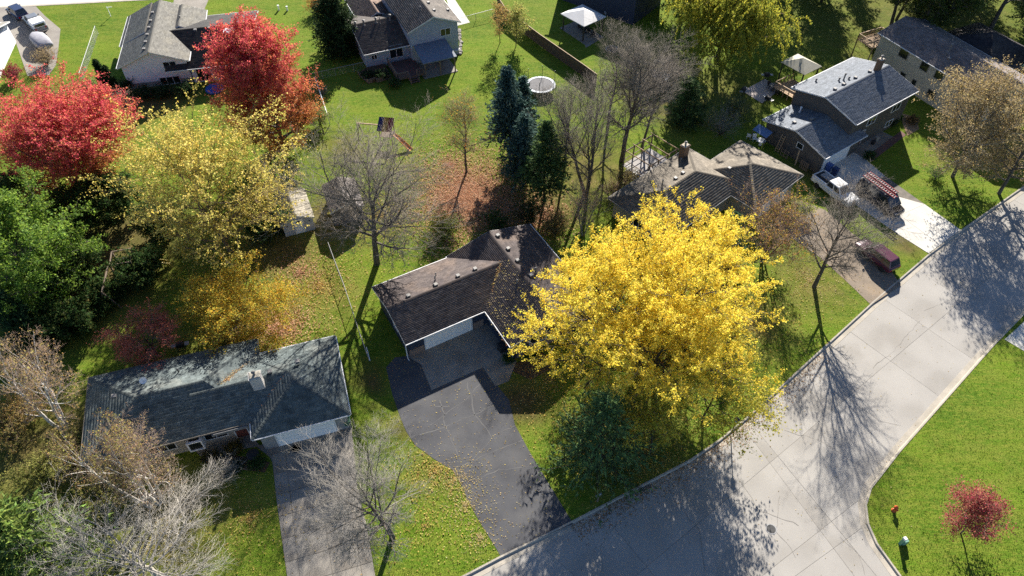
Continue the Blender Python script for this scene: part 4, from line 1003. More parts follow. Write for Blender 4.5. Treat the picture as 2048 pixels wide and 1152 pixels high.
# wooden play set with tricolour canopy
def playset():
    b = site(777, 285); o = empty('play_set', (*b, 0), R(-8), 'wooden swing set with blue, yellow and red canopy and orange slide', 'play set')
    for x in (-.75, .75):
        for y in (-.7, .7): MB().beam((x, y, 0), (x, y, 2.5 if y < 0 else 3.0), .1).build('post', M_WOOD, o)
    for i in range(8): MB().box((-.7 + i * .2, 0, 1.3), (.18, 1.4, .04)).build('plank', M_WOOD, o)
    for i, cc in enumerate(((.03, .035, .12), (.45, .26, .04), (.22, .02, .03))):
        x0 = -.95 + i * .64
        slab_quad([(x0, -1.0, 2.35), (x0 + .63, -1.0, 2.35), (x0 + .63, .75, 3.25), (x0, .75, 3.25)], .03).build('canopy_stripe', mat('canopy_%d' % i, cc, rough=.6), o)
    MB().beam((-3.9, .3, 2.35), (.8, .3, 2.35), .13).build('swing_beam', M_PINE, o)
    for s in (-1, 1): MB().beam((-3.7, .3 + s * 1.0, 0), (-3.7, .3, 2.35), .1).build('swing_leg', M_WOOD, o)
    for x in (-2.9, -1.7):
        MB().box((x, .3, .5), (.45, .2, .04)).build('swing_seat', M_BLACKPL, o)
        for s in (-.2, .2): MB().beam((x + s, .3, .5), (x + s, .3, 2.3), .02).build('swing_chain', M_GALV, o)
    sl = MB(); path = [(.85, -.1, 1.3), (1.4, -.3, 1.1), (2.2, -.7, .65), (2.9, -1.1, .28), (3.3, -1.4, .18)]
    for a, bb in zip(path[:-1], path[1:]):
        A, B = Vector(a), Vector(bb); sd = (B - A).cross(Vector((0, 0, 1))).normalized() * .27; up = Vector((0, 0, .16))
        sl.add([A - sd, A + sd, B + sd, B - sd], [(0, 1, 2, 3)]); sl.add([A - sd, A - sd + up, B - sd + up, B - sd], [(0, 1, 2, 3)]); sl.add([A + sd, A + sd + up, B + sd + up, B + sd], [(0, 1, 2, 3)])
    so = sl.build('slide', mat('orange_plastic', (.62, .25, .05), (.52, .2, .04), rough=.4), o); md = so.modifiers.new('t', 'SOLIDIFY'); md.thickness = .03
    for i in range(4): MB().box((.35, -.95 - (3 - i) * .12, .3 + i * .3), (.5, .06, .06)).build('ladder_rung', M_PINE, o)
    return o
playset()
def playset2():
    b = site(262, 548); o = empty('play_set', (*b, 0), R(15), 'weathered play tower with yellow slide in deep shade', 'play set')
    for x in (-1, 1):
        for y in (-1, 1): MB().beam((x, y, 0), (x, y, 2.6), .12).build('post', M_WOOD, o)
    for i in range(9): MB().box((-.9 + i * .22, 0, 1.5), (.2, 2.1, .05)).build('plank', mat('grey_plank', (.09, .09, .1), (.07, .07, .08)), o)
    MB().beam((-1, -1, 2.6), (1, -1, 2.6), .1).beam((-1, 1, 2.6), (1, 1, 2.6), .1).beam((-1, -1, 2.6), (-1, 1, 2.6), .1).beam((1, -1, 2.6), (1, 1, 2.6), .1).build('top_frame', M_WOOD, o)
    MB().beam((-1.2, -1, 2.5), (-1.4, -4.6, 2.5), .12).build('swing_beam', M_WOOD, o)
    MB().beam((-1.4, -4.6, 2.5), (-2.3, -4.7, 0), .1).beam((-1.4, -4.6, 2.5), (-.5, -4.7, 0), .1).build('swing_leg', M_WOOD, o)
    A, B = Vector((1.1, .5, 1.5)), Vector((4.0, .3, .25)); sd = Vector((0, .28, 0)); up = Vector((0, 0, .18))
    sl = MB().add([A - sd, A + sd, B + sd, B - sd], [(0, 1, 2, 3)]).add([A - sd, A - sd + up, B - sd + up, B - sd], [(0, 1, 2, 3)]).add([A + sd, A + sd + up, B + sd + up, B + sd], [(0, 1, 2, 3)])
    so = sl.build('slide', mat('yellow_plastic', (.6, .47, .06), (.52, .4, .05), rough=.4), o); so.modifiers.new('t', 'SOLIDIFY').thickness = .03
playset2()
# fire pit ring of blocks
fp = empty('fire_pit', (*site(1223, 100), 0), 0, 'round stone fire pit ring on the lawn', 'fire pit')
me = MB().box((0, 0, .14), (.36, .24, .28)).mesh('block', M_KERB)
for i in range(14): link('block', me, fp, (math.cos(i * .4488) * .78, math.sin(i * .4488) * .78, 0), (0, 0, i * .4488 + 1.5708))
MB().lathe([(.66, 0), (.66, .05)], n=16).build('ash_bed', mat('ash', (.1, .095, .09)), fp)
# hip-roofed pavilion
def pavilion(loc, rz, w, d, ze, rise, name, label, rm, pm, thick=.1):
    o = empty(name, (*loc, 0), rz, label, 'pavilion')
    V = [(-w / 2, -d / 2, ze), (w / 2, -d / 2, ze), (w / 2, d / 2, ze), (-w / 2, d / 2, ze)]
    k = .02
    for i in range(4):
        a, b = V[i], V[(i + 1) % 4]; ap = (0, 0, ze + rise)
        MB().add([a, b, ap, (a[0], a[1], ze - thick), (b[0], b[1], ze - thick), (0, 0, ze + rise - thick)], [(0, 1, 2), (5, 4, 3), (0, 3, 4, 1), (1, 4, 5, 2), (2, 5, 3, 0)]).build('roof_panel', rm, o)
    for i, (x, y, _) in enumerate(V): MB().beam((x * .86, y * .86, 0), (x * .86, y * .86, ze + .05), .16).build('post', pm, o)
    for i in range(4):
        a, b = V[i], V[(i + 1) % 4]; MB().beam((a[0] * .86, a[1] * .86, ze - .05), (b[0] * .86, b[1] * .86, ze - .05), .1, .16).build('beam', pm, o)
    return o
pc = site(1167, 29, 2.7); pa = math.atan2(*(Vector(site(1172, 50, 2.6)) - Vector(site(1126, 25, 2.6))).yx)
pavilion(pc, pa, 5.1, 4.6, 2.6, .9, 'garden_pavilion', 'white-roofed pavilion on a slab at the top edge', mat('white_roofing', (.6, .6, .6), (.54, .54, .54), scale=1, rough=.6), M_DARKMETAL)
sheet('pavilion_slab', PATIO_PAV, -.04, .03, M_CONC)
def garden_chair(loc, rz, label, m=None, group=None):
    o = empty('garden_chair', (*loc[:2], loc[2] if len(loc) > 2 else 0), rz, label, 'chair', group); m = m or M_BLACKPL
    MB().box((0, 0, .42), (.52, .5, .06)).build('seat', m, o)
    slab_quad([(-.26, .24, .44), (.26, .24, .44), (.26, .36, .95), (-.26, .36, .95)], .04).build('backrest', m, o)
    for x in (-.23, .23):
        for y in (-.22, .22): MB().beam((x, y, 0), (x, y, .42), .04).build('leg', m, o)
        MB().beam((x * 1.1, -.22, .62), (x * 1.1, .28, .62), .05).build('arm', m, o)
    return o
for (x, y, r), lab in zip(((1178, 66, .6), (1160, 60, 2.4), (1185, 74, -.8)), ('right', 'left', 'front')): garden_chair(site(x, y), r, 'dark chair at the %s side under the white-roofed pavilion' % lab, group='pavilion chairs')
def patio_set(p, rz, label):
    o = empty('garden_table', (*p, .03), rz, label, 'table')
    MB().lathe([(.62, .7), (.64, .72), (.62, .74)], n=20).build('table_top', M_DARKMETAL, o); MB().cone((0, 0, 0), (0, 0, .7), .06, .04, 8).build('pedestal', M_DARKMETAL, o); MB().lathe([(.3, 0), (.28, .04)], n=14).build('foot', M_DARKMETAL, o)
patio_set(site(1168, 66), 0, 'round dark table under the white-roofed pavilion')
# white loungers / furniture right of the pavilion
for i, (x, y) in enumerate(((1212, 30), (1236, 14), (1258, 12))): garden_chair(site(x, y), .5 + i, ('white chair just right of the pavilion roof', 'white chair beside the dark roof at the top', 'white chair farthest right at the top edge')[i], M_WHITE)
# gazebo and deck of the slate-roofed house
gz = site(1603, 127, 2.6); ga = math.atan2(*(Vector(site(1611, 148, 2.5)) - Vector(site(1561, 121, 2.5))).yx)
pavilion(gz, ga, 4.1, 3.7, 2.5, .95, 'gazebo', 'beige canopy gazebo behind the slate-roofed house', mat('beige_canvas', (.42, .4, .32), (.36, .345, .28), scale=2, rough=.85), M_DARKMETAL, .04)
cut_slabs(sites([(1484, 182), (1530, 158), (1562, 178), (1524, 207)]), [(site(1507, 170), (0.8, -1.2)), (site(1522, 182), (1, .72))], 'patio', 'slab', mat('pink_concrete', (.44, .385, .36), (.38, .335, .315), scale=.8, rough=.9), .03, .05, .012)
dF = empty('deck', (*site(1582, 186), 0), R(35.5), 'raised timber deck with white rails behind the slate-roofed house', 'deck')
for i in range(24): MB().box((-1.8 + i * .155, 0, .75), (.14, 3.2, .05)).build('plank', M_PINE, dF)
for p, q in (((-1.9, -1.6), (-1.9, 1.6)), ((-1.9, 1.6), (1.8, 1.6)), ((-1.9, -1.6), (1.0, -1.6))):
    MB().beam((*p, 1.65), (*q, 1.65), .12, .05).beam((*p, 1.0), (*q, 1.0), .06, .05).build('rail', M_PINE, dF)
    for i in range(5): x, y = p[0] + (q[0] - p[0]) * i / 4, p[1] + (q[1] - p[1]) * i / 4; MB().beam((x, y, 0), (x, y, 1.65), .09).build('post', M_PINE, dF)
def grill(p, rz, label, z=0):
    o = empty('barbecue_grill', (*p, z), rz, label, 'grill')
    MB().box((0, 0, .75), (.7, .5, .25)).build('firebox', M_BLACKPL, o); loft([(-.36, .26, .85, 1.0), (-.3, .28, .8, 1.15), (.3, .28, .8, 1.15), (.36, .26, .85, 1.0)], n=12, pw=2.2).build('lid', M_BLACKPL, o)
    for x in (-.6, .6): MB().box((x, 0, .85), (.42, .45, .04)).build('side_shelf', M_GALV, o)
    for x in (-.3, .3):
        for y in (-.2, .2): MB().beam((x, y, 0), (x, y, .7), .05).build('leg', M_DARKMETAL, o)
grill(site(366, 700), .3, 'black barbecue grill behind the green-roofed house'); grill(site(1484, 190), .9, 'black grill at the corner of the pinkish patio'); grill(site(1533, 207), 2.2, 'black grill below the pinkish patio'); grill(site(1531, 160), 0, 'black grill at the far edge of the pinkish patio')
patio_set(site(1545, 180), 0, 'dark round table on the shaded half of the pinkish patio')
for (x, y, r), lab in zip(((1538, 176, .4), (1553, 190, 2.5)), ('far', 'near')): garden_chair(site(x, y), r, 'dark chair on the %s side of the pinkish patio table' % lab)
# pergola deck of the tan house
pg = empty('pergola_deck', (*site(1296, 335), 0), R(41.5), 'timber pergola deck against the tan house', 'pergola')
for i in range(30): MB().box((-2.5 + i * .17, 0, .5), (.155, 4.0, .05)).build('plank', mat('grey_deck', (.36, .34, .33), (.29, .275, .27)), pg)
for x in (-2.5, -.8, .9, 2.5):
    for y in (-1.9, 1.9): MB().beam((x, y, 0), (x, y, 2.5), .12).build('post', M_BARKD2 if False else M_WOOD, pg)
for y in (-1.9, 1.9): MB().beam((-2.7, y, 2.55), (2.7, y, 2.55), .08, .16).build('beam', M_WOOD, pg)
for i in range(4): MB().beam((-2.4 + i * 1.6 if i < 3 else 2.5, -2.2, 2.68), (-2.4 + i * 1.6 if i < 3 else 2.5, 2.2, 2.68), .06, .12).build('rafter', M_PINE, pg)
for p, q in (((-2.5, -1.9), (-2.5, 1.9)), ((-2.5, 1.9), (2.5, 1.9))): MB().beam((*p, 1.4), (*q, 1.4), .08, .05).beam((*p, .8), (*q, .8), .05).build('rail', M_WOOD, pg)
garden_chair((*site(1305, 338, .5), .52), 2.0, 'dark chair on the pergola deck')
# dog run / trellis left over by the pergola
for i, q in enumerate(((1255, 350), (1268, 362))):
    t = empty('trellis', (*site(*q), 0), R(41.5), ('white garden trellis left of the pergola deck', 'white garden trellis nearest the tan roof corner')[i], 'trellis')
    for x in (-.4, -.13, .13, .4): MB().beam((x, 0, 0), (x, 0, 1.6), .05).build('upright', M_WHITE, t)
    for z in (.4, .9, 1.4): MB().beam((-.45, .03, z), (.45, .03, z), .04).build('slat', M_WHITE, t)
# street furniture
hy = empty('fire_hydrant', (*site(1787, 1021), 0), .4, 'orange-red fire hydrant on the corner lawn', 'hydrant')
M_HYD = mat('hydrant_red', (.55, .11, .03), (.45, .08, .025), scale=5, rough=.5)
MB().lathe([(.2, 0), (.2, .05), (.13, .07), (.13, .5), (.17, .52), (.17, .58), (.14, .62), (.09, .7), (.04, .74), (.04, .8)], n=14).build('barrel', M_HYD, hy, smooth=True)
for a in (0, math.pi): MB().cone((math.cos(a) * .1, math.sin(a) * .1, .42), (math.cos(a) * .24, math.sin(a) * .24, .42), .07, .07, 8).build('outlet', M_HYD, hy)
MB().cone((0, -.1, .4), (0, -.26, .4), .09, .09, 8).build('pumper_outlet', M_HYD, hy)
def marker(p, label, h=1.0, flag=True, name='utility_marker', cap=M_WHITE, post=M_GREENPL):
    o = empty(name, (*p, 0), .3, label, 'utility post')
    MB().box((0, 0, h / 2), (.22, .22, h)).build('post', post, o); MB().box((0, 0, h + .05), (.3, .3, .12), top=(.75, .75)).build('cap', cap, o)
    if flag: MB().box((.28, -.05, .35), (.42, .3, .5), top=(.8, .8)).build('pedestal', M_GREENPL, o)
marker(site(1800, 1088), 'pale green utility post with pedestal on the corner lawn', 1.0)
marker(site(558, 20), 'small white utility post at the top lawn', .7, False, post=M_WHITE); marker(site(575, 21), 'squat white utility box at the top lawn, right of the post', .6, False, post=M_WHITE)
sp_ = empty('sign_post', (*site(222, 33), 0), .2, 'small white sign post on the lawn behind the white house', 'sign')
MB().beam((0, 0, 0), (0, 0, 1.6), .07).build('post', M_WHITE, sp_); MB().beam((-.1, 0, 1.5), (.7, 0, 1.5), .06).build('arm', M_WHITE, sp_)
lp = empty('yard_lamp', (*site(1462, 868), 0), 0, 'yard lamp with pale green lantern near the kerb under the yellow tree', 'lamp post')
MB().cone((0, 0, 0), (0, 0, 2.0), .05, .04, 10).build('pole', M_DARKMETAL, lp); MB().lathe([(.1, 0), (.16, .05), (.2, .35), (.06, .48)], n=8).build('lantern', mat('frosted_lantern', (.4, .62, .55), (.35, .55, .5), rough=.3), lp, loc=(0, 0, 2.0)); MB().lathe([(.24, 0), (.03, .16)], n=8).build('lantern_cap', M_DARKMETAL, lp, loc=(0, 0, 2.42))
mbx = empty('mailbox', (*site(1195, 1003), 0), R(27), 'grey mailbox on a post at the kerb', 'mailbox')
MB().beam((0, 0, 0), (0, 0, 1.05), .1).build('post', M_WOOD, mbx); loft([(-.26, .1, 1.05, 1.28), (.26, .1, 1.05, 1.28)], n=12, pw=2.5).build('box', M_GALV, mbx); MB().box((.1, .12, 1.25), (.03, .02, .14)).build('flag', M_HYD, mbx)
mh = empty('manhole_cover', (*site(1543, 1057), -.098), 0, 'round dark manhole cover in the street', 'manhole cover')
MB().lathe([(.36, 0), (.36, .012)], n=24).build('cover', M_DARKMETAL, mh); MB().lathe([(.37, 0), (.45, 0), (.45, .008), (.37, .008)], n=24).build('rim', M_GALV, mh)
# storm grate in the gutter
sg = empty('storm_grate', (*site(1290, 972), -.085), R(27), 'dark storm drain grate in the gutter', 'drain')
MB().box((0, 0, 0), (.95, .5, .02)).build('frame', M_DARKMETAL, sg)
for i in range(7): MB().box((-.39 + i * .13, 0, .012), (.05, .42, .02)).build('bar', M_GALV, sg)
# bins, pots and clutter by the houses
def bin_(p, rz, label, m, group=None):
    o = empty('wheeled_bin', (*p, .03), rz, label, 'bin', group)
    MB().box((0, 0, .5), (.48, .55, .9), top=(1.2, 1.2)).build('body', m, o); MB().box((0, -.02, .99), (.62, .72, .08)).build('lid', m, o)
    for s in (-.26, .26): MB().cone((s - .03, .25, .1), (s + .03, .25, .1), .1, .1, 10).build('wheel', M_TYRE, o)
bin_(site(1003, 702), R(30), 'black bin by the navy house entrance', M_BLACKPL)
M_BLUEBIN = mat('blue_plastic', (.06, .12, .35), (.05, .1, .3), rough=.5)
bin_(site(1655, 342), R(36), 'blue bin behind the white pickup', M_BLUEBIN); bin_(site(1667, 350), R(36), 'dark blue bin between pickup and garage door', mat('navy_plastic', (.03, .05, .14), (.025, .04, .12), rough=.5))
bin_(site(697, 850), R(17), 'green bin at the corner of the green-roofed house', mat('dark_green_plastic', (.03, .12, .07), rough=.5))
def pot(p, label, r=.3, h=.5, m=None, z=0.03):
    o = empty('planter', (*p, z), 0, label, 'planter')
    MB().lathe([(r * .7, 0), (r, h), (r * 1.08, h), (r * 1.08, h + .05), (r * .9, h + .05)], n=16).build('pot', m or M_BLACKPL, o); MB().lathe([(r * .88, h - .02), (r * .88, h)], n=14).build('soil', M_SOIL, o)
pot(site(508, 914), 'wide black round planter by the slab driveway', .5, .4)
pot(site(1745, 288), 'small dark planter by the grey house entrance', .25, .4); pot(site(1752, 283), 'tall pale planter by the grey house entrance', .22, .6, M_KERB)
hc = empty('garden_hose', (*site(592, 897), .04), 0, 'coiled dark hose on the slab driveway', 'hose')
for k in range(3): MB().lathe([(.3 + k * .05, 0), (.34 + k * .05, .02), (.3 + k * .05, .04), (.28 + k * .05, .02)], n=20).build('coil', M_BLACKPL, hc)
bt = empty('bird_bath', (*site(912, 108), 0), 0, 'round white bird bath by the blue-grey house corner', 'bird bath')
MB().lathe([(.2, 0), (.1, .1), (.08, .6), (.2, .68), (.5, .74), (.55, .82), (.5, .82), (.1, .76)], n=18).build('basin', M_WHITE, bt, smooth=True)
wp = empty('paddling_pool', (*site(430, 180), 0), .2, 'blue folded paddling pool by the white house patio door', 'pool')
MB().lathe([(1.1, 0), (1.25, .1), (1.25, .3), (1.1, .4), (.95, .3), (.9, .12)], n=20).build('ring', mat('blue_vinyl', (.05, .14, .5), (.04, .11, .42), rough=.35), wp, smooth=True)
# raised bed boards by the blue-grey house
rb = empty('raised_bed', (-14.44, 92.35, 0), R(24), 'timber raised bed against the blue-grey house', 'raised bed')
for a, b in (((-7.6, 0.9), (-6.9, -1.9)), ((-6.9, -1.9), (-5.8, -1.7)), ((-5.8, -2.1), (-3.6, -1.9))):
    for z in (.12, .34, .56): MB().beam((*a, z), (*b, z), .07, .2).build('board', M_WOOD, rb)
MB().prism([(-7.5, .9), (-6.85, -1.85), (-3.7, -1.7), (-3.4, 1.6), (-6, 1.7)], 0, .4).build('soil', M_SOIL, rb)
# clutter along the side wall of the slate-roofed house
fx, fy = 40.82, 71.09; ca, sa = math.cos(R(35.5)), math.sin(R(35.5))
def fl(u, v, z=0): return (fx + ca * u - sa * v, fy + sa * u + ca * v, z)
ld = ladder('step_ladder', fl(-5.35, 5.6, 1.15), (0, R(-78), R(35.5)), 2.4, .5, 'pale ladder leaning on the dark side wall', m=M_PINE, mr=M_PINE)
for i, (v, n) in enumerate(((4.4, 3), (1.4, 5))):
    t = empty('pallet', fl(-5.6, v, 0), R(35.5 + 90), ('grey timber frame leaning beside the pale ladder', 'slatted grey pallet standing by the garage corner')[i], 'pallet')
    for k in range(n): MB().box((-.5 + k * 1.0 / (n - 1), .15, .6), (.1, .03, 1.2)).build('slat', M_WOOD, t)
    for z in (.15, .6, 1.05): MB().box((0, .12, z), (1.1, .04, .09)).build('cross_bar', M_WOOD, t)
bd = empty('leaning_board', fl(-5.5, 2.5, 0), R(35.5 + 90), 'tall plain board leaning on the dark side wall', 'board'); MB().beam((0, .3, 0), (.3, -.1, 1.9), .16, .04).build('board', M_PINE, bd)
tp = empty('blue_tarp_shelter', fl(-6.0, 8.3, 0), R(35.5), 'blue covered lean-to at the rear of the dark side wall', 'shelter')
slab_quad([(-.5, -1.3, 1.6), (.6, -1.3, 2.0), (.6, .9, 2.0), (-.5, .9, 1.6)], .05).build('cover', mat('blue_cover', (.12, .2, .36), (.1, .16, .3), rough=.5), tp)
for y in (-1.2, .8): MB().beam((-.45, y, 0), (-.45, y, 1.6), .08).build('post', M_WOOD, tp)
for i, (px, py) in enumerate(((1508, 282), (1520, 290), (1497, 277))):
    t = empty('garden_table' if i == 1 else 'garden_chair', (*site(px, py), 0), i * 1.3, ('white plastic chair behind the tan house', 'white round plastic table behind the tan house', 'white plastic chair nearest the tan roof peak')[i], 'table' if i == 1 else 'chair')
    if i == 1: MB().lathe([(.55, .68), (.57, .72), (.55, .74)], n=16).build('table_top', M_WHITE, t); MB().cone((0, 0, 0), (0, 0, .7), .2, .06, 8).build('pedestal', M_WHITE, t)
    else:
        MB().box((0, 0, .42), (.5, .5, .05)).build('seat', M_WHITE, t); slab_quad([(-.25, .24, .44), (.25, .24, .44), (.25, .36, .9), (-.25, .36, .9)], .04).build('backrest', M_WHITE, t)
        for x in (-.22, .22):
            for y in (-.22, .22): MB().beam((x, y, 0), (x, y, .42), .05).build('leg', M_WHITE, t)
dsx = empty('drain_pipe', (*site(738, 720), .05), 0, 'white drain pipe lying on the grass by the navy garage', 'pipe')
a, b = Vector(site(733, 695)), Vector(site(740, 722)); MB().beam((a.x - dsx.location.x, a.y - dsx.location.y, 0), (b.x - dsx.location.x, b.y - dsx.location.y, 0), .05, n=8).build('pipe', M_WHITE, dsx)
# mulch beds and stone edging
def bed(name, pts, m=None, z=.03): return tag(MB().prism(sites(pts), -.04, z).build(name, m or M_SOIL), kind='structure')
bed('mulch_bed', [(1800, 226), (1832, 235), (1838, 258), (1815, 272), (1806, 250)], mat('tan_mulch', (.3, .21, .13), (.22, .155, .1), scale=3, rough=1, bump=.6))
bed('mulch_bed', [(1912, 322), (1932, 312), (1946, 318), (1940, 336), (1924, 330)], mat('tan_mulch', (.3, .21, .13)))
bed('mulch_bed', [(1734, 312), (1802, 262), (1812, 270), (1745, 322)], mat('red_mulch', (.16, .09, .08), (.12, .07, .06), scale=3, rough=1, bump=.6))
bed('mulch_bed', [(430, 905), (500, 915), (540, 925), (530, 945), (450, 935)]); bed('mulch_bed', [(382, 890), (440, 878), (500, 868), (520, 892), (450, 905), (400, 912)], M_CONC)
bed('mulch_bed', [(1010, 735), (1032, 726), (1085, 705), (1120, 730), (1060, 760)])
rs = np.random.RandomState(31); ROCK = [MB().lathe([(.12, 0), (.26, .06), (.22, .18), (.06, .24)], n=7).mesh('stone', mat('field_stone', (.32, .29, .27), (.24, .22, .2), scale=3, rough=.9)) for _ in range(1)]
ed = empty('stone_edging', (0, 0, 0), 0, 'row of pale stones edging the bed by the blue-grey house wall', 'edging')
for i in range(16): t = i / 15; x, y = site(913 + 2 * t, 60 + 48 * t); link('stone', ROCK[0], ed, (x + .5 + rs.normal(0, .08), y + rs.normal(0, .08), 0), (0, 0, rs.rand() * 6))
for o_ in ed.children: o_.scale = tuple(rs.uniform(.7, 1.4, 3))

# ------------------------------------------------------------------ trees
def unit(v): return v / (np.linalg.norm(v, axis=-1, keepdims=True) + 1e-9)
def poly_at(P, t):
    """points, tangents on polylines P (N,K,3) at t (N,n)"""
    N, K, _ = P.shape; f = np.clip(t, 0, .9999) * (K - 1); i = f.astype(int); w = (f - i)[..., None]
    r = np.arange(N)[:, None]
    a, b = P[r, i], P[r, i + 1]
    return a + (b - a) * w, unit(b - a)
def stem(rs, base, direction, length, r0, r1, K=9, wob=.04, trop=0.0):
    """N stems from base (N,3)"""
    d = unit(np.array(direction, float)); N = len(d); P = np.zeros((N, K, 3)); P[:, 0] = base
    st = (np.asarray(length) / (K - 1)).reshape(-1, 1)
    for k in range(1, K):
        d = unit(d + rs.normal(0, wob, (N, 3)) + np.array([0, 0, trop]))
        P[:, k] = P[:, k - 1] + d * st
    s = np.linspace(0, 1, K)[None]
    Rr = np.asarray(r0).reshape(-1, 1) * (1 - s) + np.asarray(r1).reshape(-1, 1) * s
    return P, Rr
def spawn(rs, lev, n, t0, t1, ang, length, K=5, trop=.08, wob=.1, rr=.55, rmin=.006, keep=1.0, lenvar=.3):
    P, Rr = lev; N = len(P)
    t = t0 + (t1 - t0) * ((np.arange(n)[None] + rs.rand(N, n)) / n)
    b, T = poly_at(P, t)
    rp = np.take_along_axis(Rr, np.clip((t * (Rr.shape[1] - 1)).astype(int), 0, Rr.shape[1] - 1), 1)
    plen = np.linalg.norm(np.diff(P, axis=1), axis=2).sum(1)[:, None]
    L = (length(t, plen) if callable(length) else length * plen * np.ones_like(t)) * rs.uniform(1 - lenvar, 1 + lenvar, t.shape)
    A = ang(t) if callable(ang) else np.full(t.shape, ang)
    A = np.radians(A + rs.normal(0, 9, t.shape))
    az = 2.39996 * np.arange(n)[None] + rs.rand(N, 1) * 6.28 + rs.normal(0, .35, t.shape)
    ref = np.where(np.abs(T[..., 2:3]) > .9, np.array([1., 0, 0]), np.array([0, 0, 1.]))
    u = unit(np.cross(T, ref)); v = np.cross(T, u)
    D = T * np.cos(A)[..., None] + (u * np.cos(az)[..., None] + v * np.sin(az)[..., None]) * np.sin(A)[..., None]
    m = rs.rand(*t.shape) < keep
    r0 = np.maximum(np.minimum(rp * rr, L * .035 + .004), rmin)
    return stem(rs, b[m], D[m], L[m], r0[m], np.maximum(r0[m] * .35, rmin * .6), K, wob, trop)
def tubes(levs, sides):
    """tapered tubes; the thin three-sided ones end in a point"""
    VV, FF, base = [], [], 0
    for (P, Rr), s in zip(levs, sides):
        N, K, _ = P.shape
        if N == 0: continue
        T = unit(np.gradient(P, axis=1))
        ref = np.where(np.abs(T[..., 2:3]) > .9, np.array([1., 0, 0]), np.array([0, 0, 1.]))
        u = unit(np.cross(T, ref)); v = np.cross(T, u)
        a = 2 * np.pi * np.arange(s) / s
        ring = P[:, :, None] + Rr[:, :, None, None] * (u[:, :, None] * np.cos(a)[:, None] + v[:, :, None] * np.sin(a)[:, None])
        tip = s == 3
        Kr = K - 1 if tip else K
        idx = base + np.arange(N * Kr * s).reshape(N, Kr, s); nx = np.roll(idx, -1, 2)
        VV.append(ring[:, :Kr].reshape(-1, 3)); base += N * Kr * s
        if Kr > 1:
            FF.append(np.stack([idx[:, :-1], nx[:, :-1], nx[:, 1:]], -1).reshape(-1, 3)); FF.append(np.stack([idx[:, :-1], nx[:, 1:], idx[:, 1:]], -1).reshape(-1, 3))
        if tip:
            ap = base + np.arange(N)[:, None].repeat(s, 1); VV.append(P[:, -1]); base += N
            FF.append(np.stack([idx[:, -1], nx[:, -1], ap], -1).reshape(-1, 3))
    return np.concatenate(VV), np.concatenate(FF)
def leaf_faces(rs, C, size, up=.5, aspect=.7, nrm=None):
    """one small three-cornered leaf per point"""
    n = len(C)
    nr = unit(rs.normal(0, 1, (n, 3)) + np.array([0, 0, up]) + (0 if nrm is None else nrm))
    a = unit(np.cross(nr, rs.normal(0, 1, (n, 3)))); b = np.cross(nr, a)
    s = size * rs.uniform(.6, 1.35, n)[:, None] * .5
    V = np.stack([C + a * s * 1.1, C - a * s * .7 + b * s * .8, C - a * s * .7 - b * s * .8], 1).reshape(-1, 3)
    return V, np.arange(3 * n).reshape(n, 3)
def pick_col(rs, pal, n, w=None, jit=.12):
    pal = np.array(pal); i = rs.choice(len(pal), n, p=w)
    return np.clip(pal[i] * rs.uniform(1 - jit, 1 + jit, (n, 1)) * rs.uniform(.94, 1.06, (n, 3)), 0, 1)
def sample(rs, levs, n, t0=.15, spread=.12):
    """n points scattered along the branches of the levels"""
    Ps = [P for P, _ in levs]; ln = np.concatenate([np.linalg.norm(np.diff(P, axis=1), axis=2).sum(1) for P in Ps])
    off = np.cumsum([0] + [len(P) for P in Ps]); i = rs.choice(len(ln), n, p=ln / ln.sum()); t = rs.uniform(t0, 1, n)
    C = np.zeros((n, 3))
    for k, P in enumerate(Ps):
        m = (i >= off[k]) & (i < off[k + 1])
        if m.any(): C[m] = poly_at(P[i[m] - off[k]], t[m][:, None])[0][:, 0]
    return C + rs.normal(0, spread, (n, 3))
def fit(levs, Rad, H, q=97, zmin=0):
    """scale the whole skeleton to crown radius and height"""
    tip = np.concatenate([P[:, -1] for P, _ in levs[1:]])
    c = tip[:, :2].mean(0) * 0
    r = np.percentile(np.linalg.norm(tip[:, :2] - c, axis=1), q); h = np.percentile(tip[:, 2], 99.5)
    s = np.array([Rad / r, Rad / r, H / h])
    return [(P * s, Rr) for P, Rr in levs]
M_BARK = mat('grey_bark', (.115, .1, .085), (.07, .06, .05), scale=6, rough=.95, bump=.5, bscale=18, stretch=(1, 1, .3))
M_BARKD = mat('dark_bark', (.07, .055, .045), (.045, .036, .03), scale=6, rough=.95, bump=.5, bscale=18, stretch=(1, 1, .3))
M_BIRCH = mat('birch_bark', (.68, .65, .60), (.45, .42, .38), scale=4, rough=.8, c3=(.1, .085, .075), stretch=(1, 1, 3))
M_TWIG = mat('grey_twig', (.21, .185, .155), (.15, .13, .11), scale=2, rough=.95)
M_TWIGP = mat('pale_twig', (.28, .262, .235), (.195, .18, .16), scale=2, rough=.95)
M_TWIGR = mat('russet_twig', (.33, .245, .19), (.24, .175, .14), scale=2, rough=.95)
M_TWIGT = mat('tan_twig', (.22, .165, .105), (.15, .112, .075), scale=2, rough=.95)
M_TWIGW = mat('bleached_twig', (.40, .375, .335), (.29, .27, .24), scale=2, rough=.95)
M_LEAF = leaf_mat('leaf', .5)
M_NEEDLE = leaf_mat('needle', .18, rough=.8)

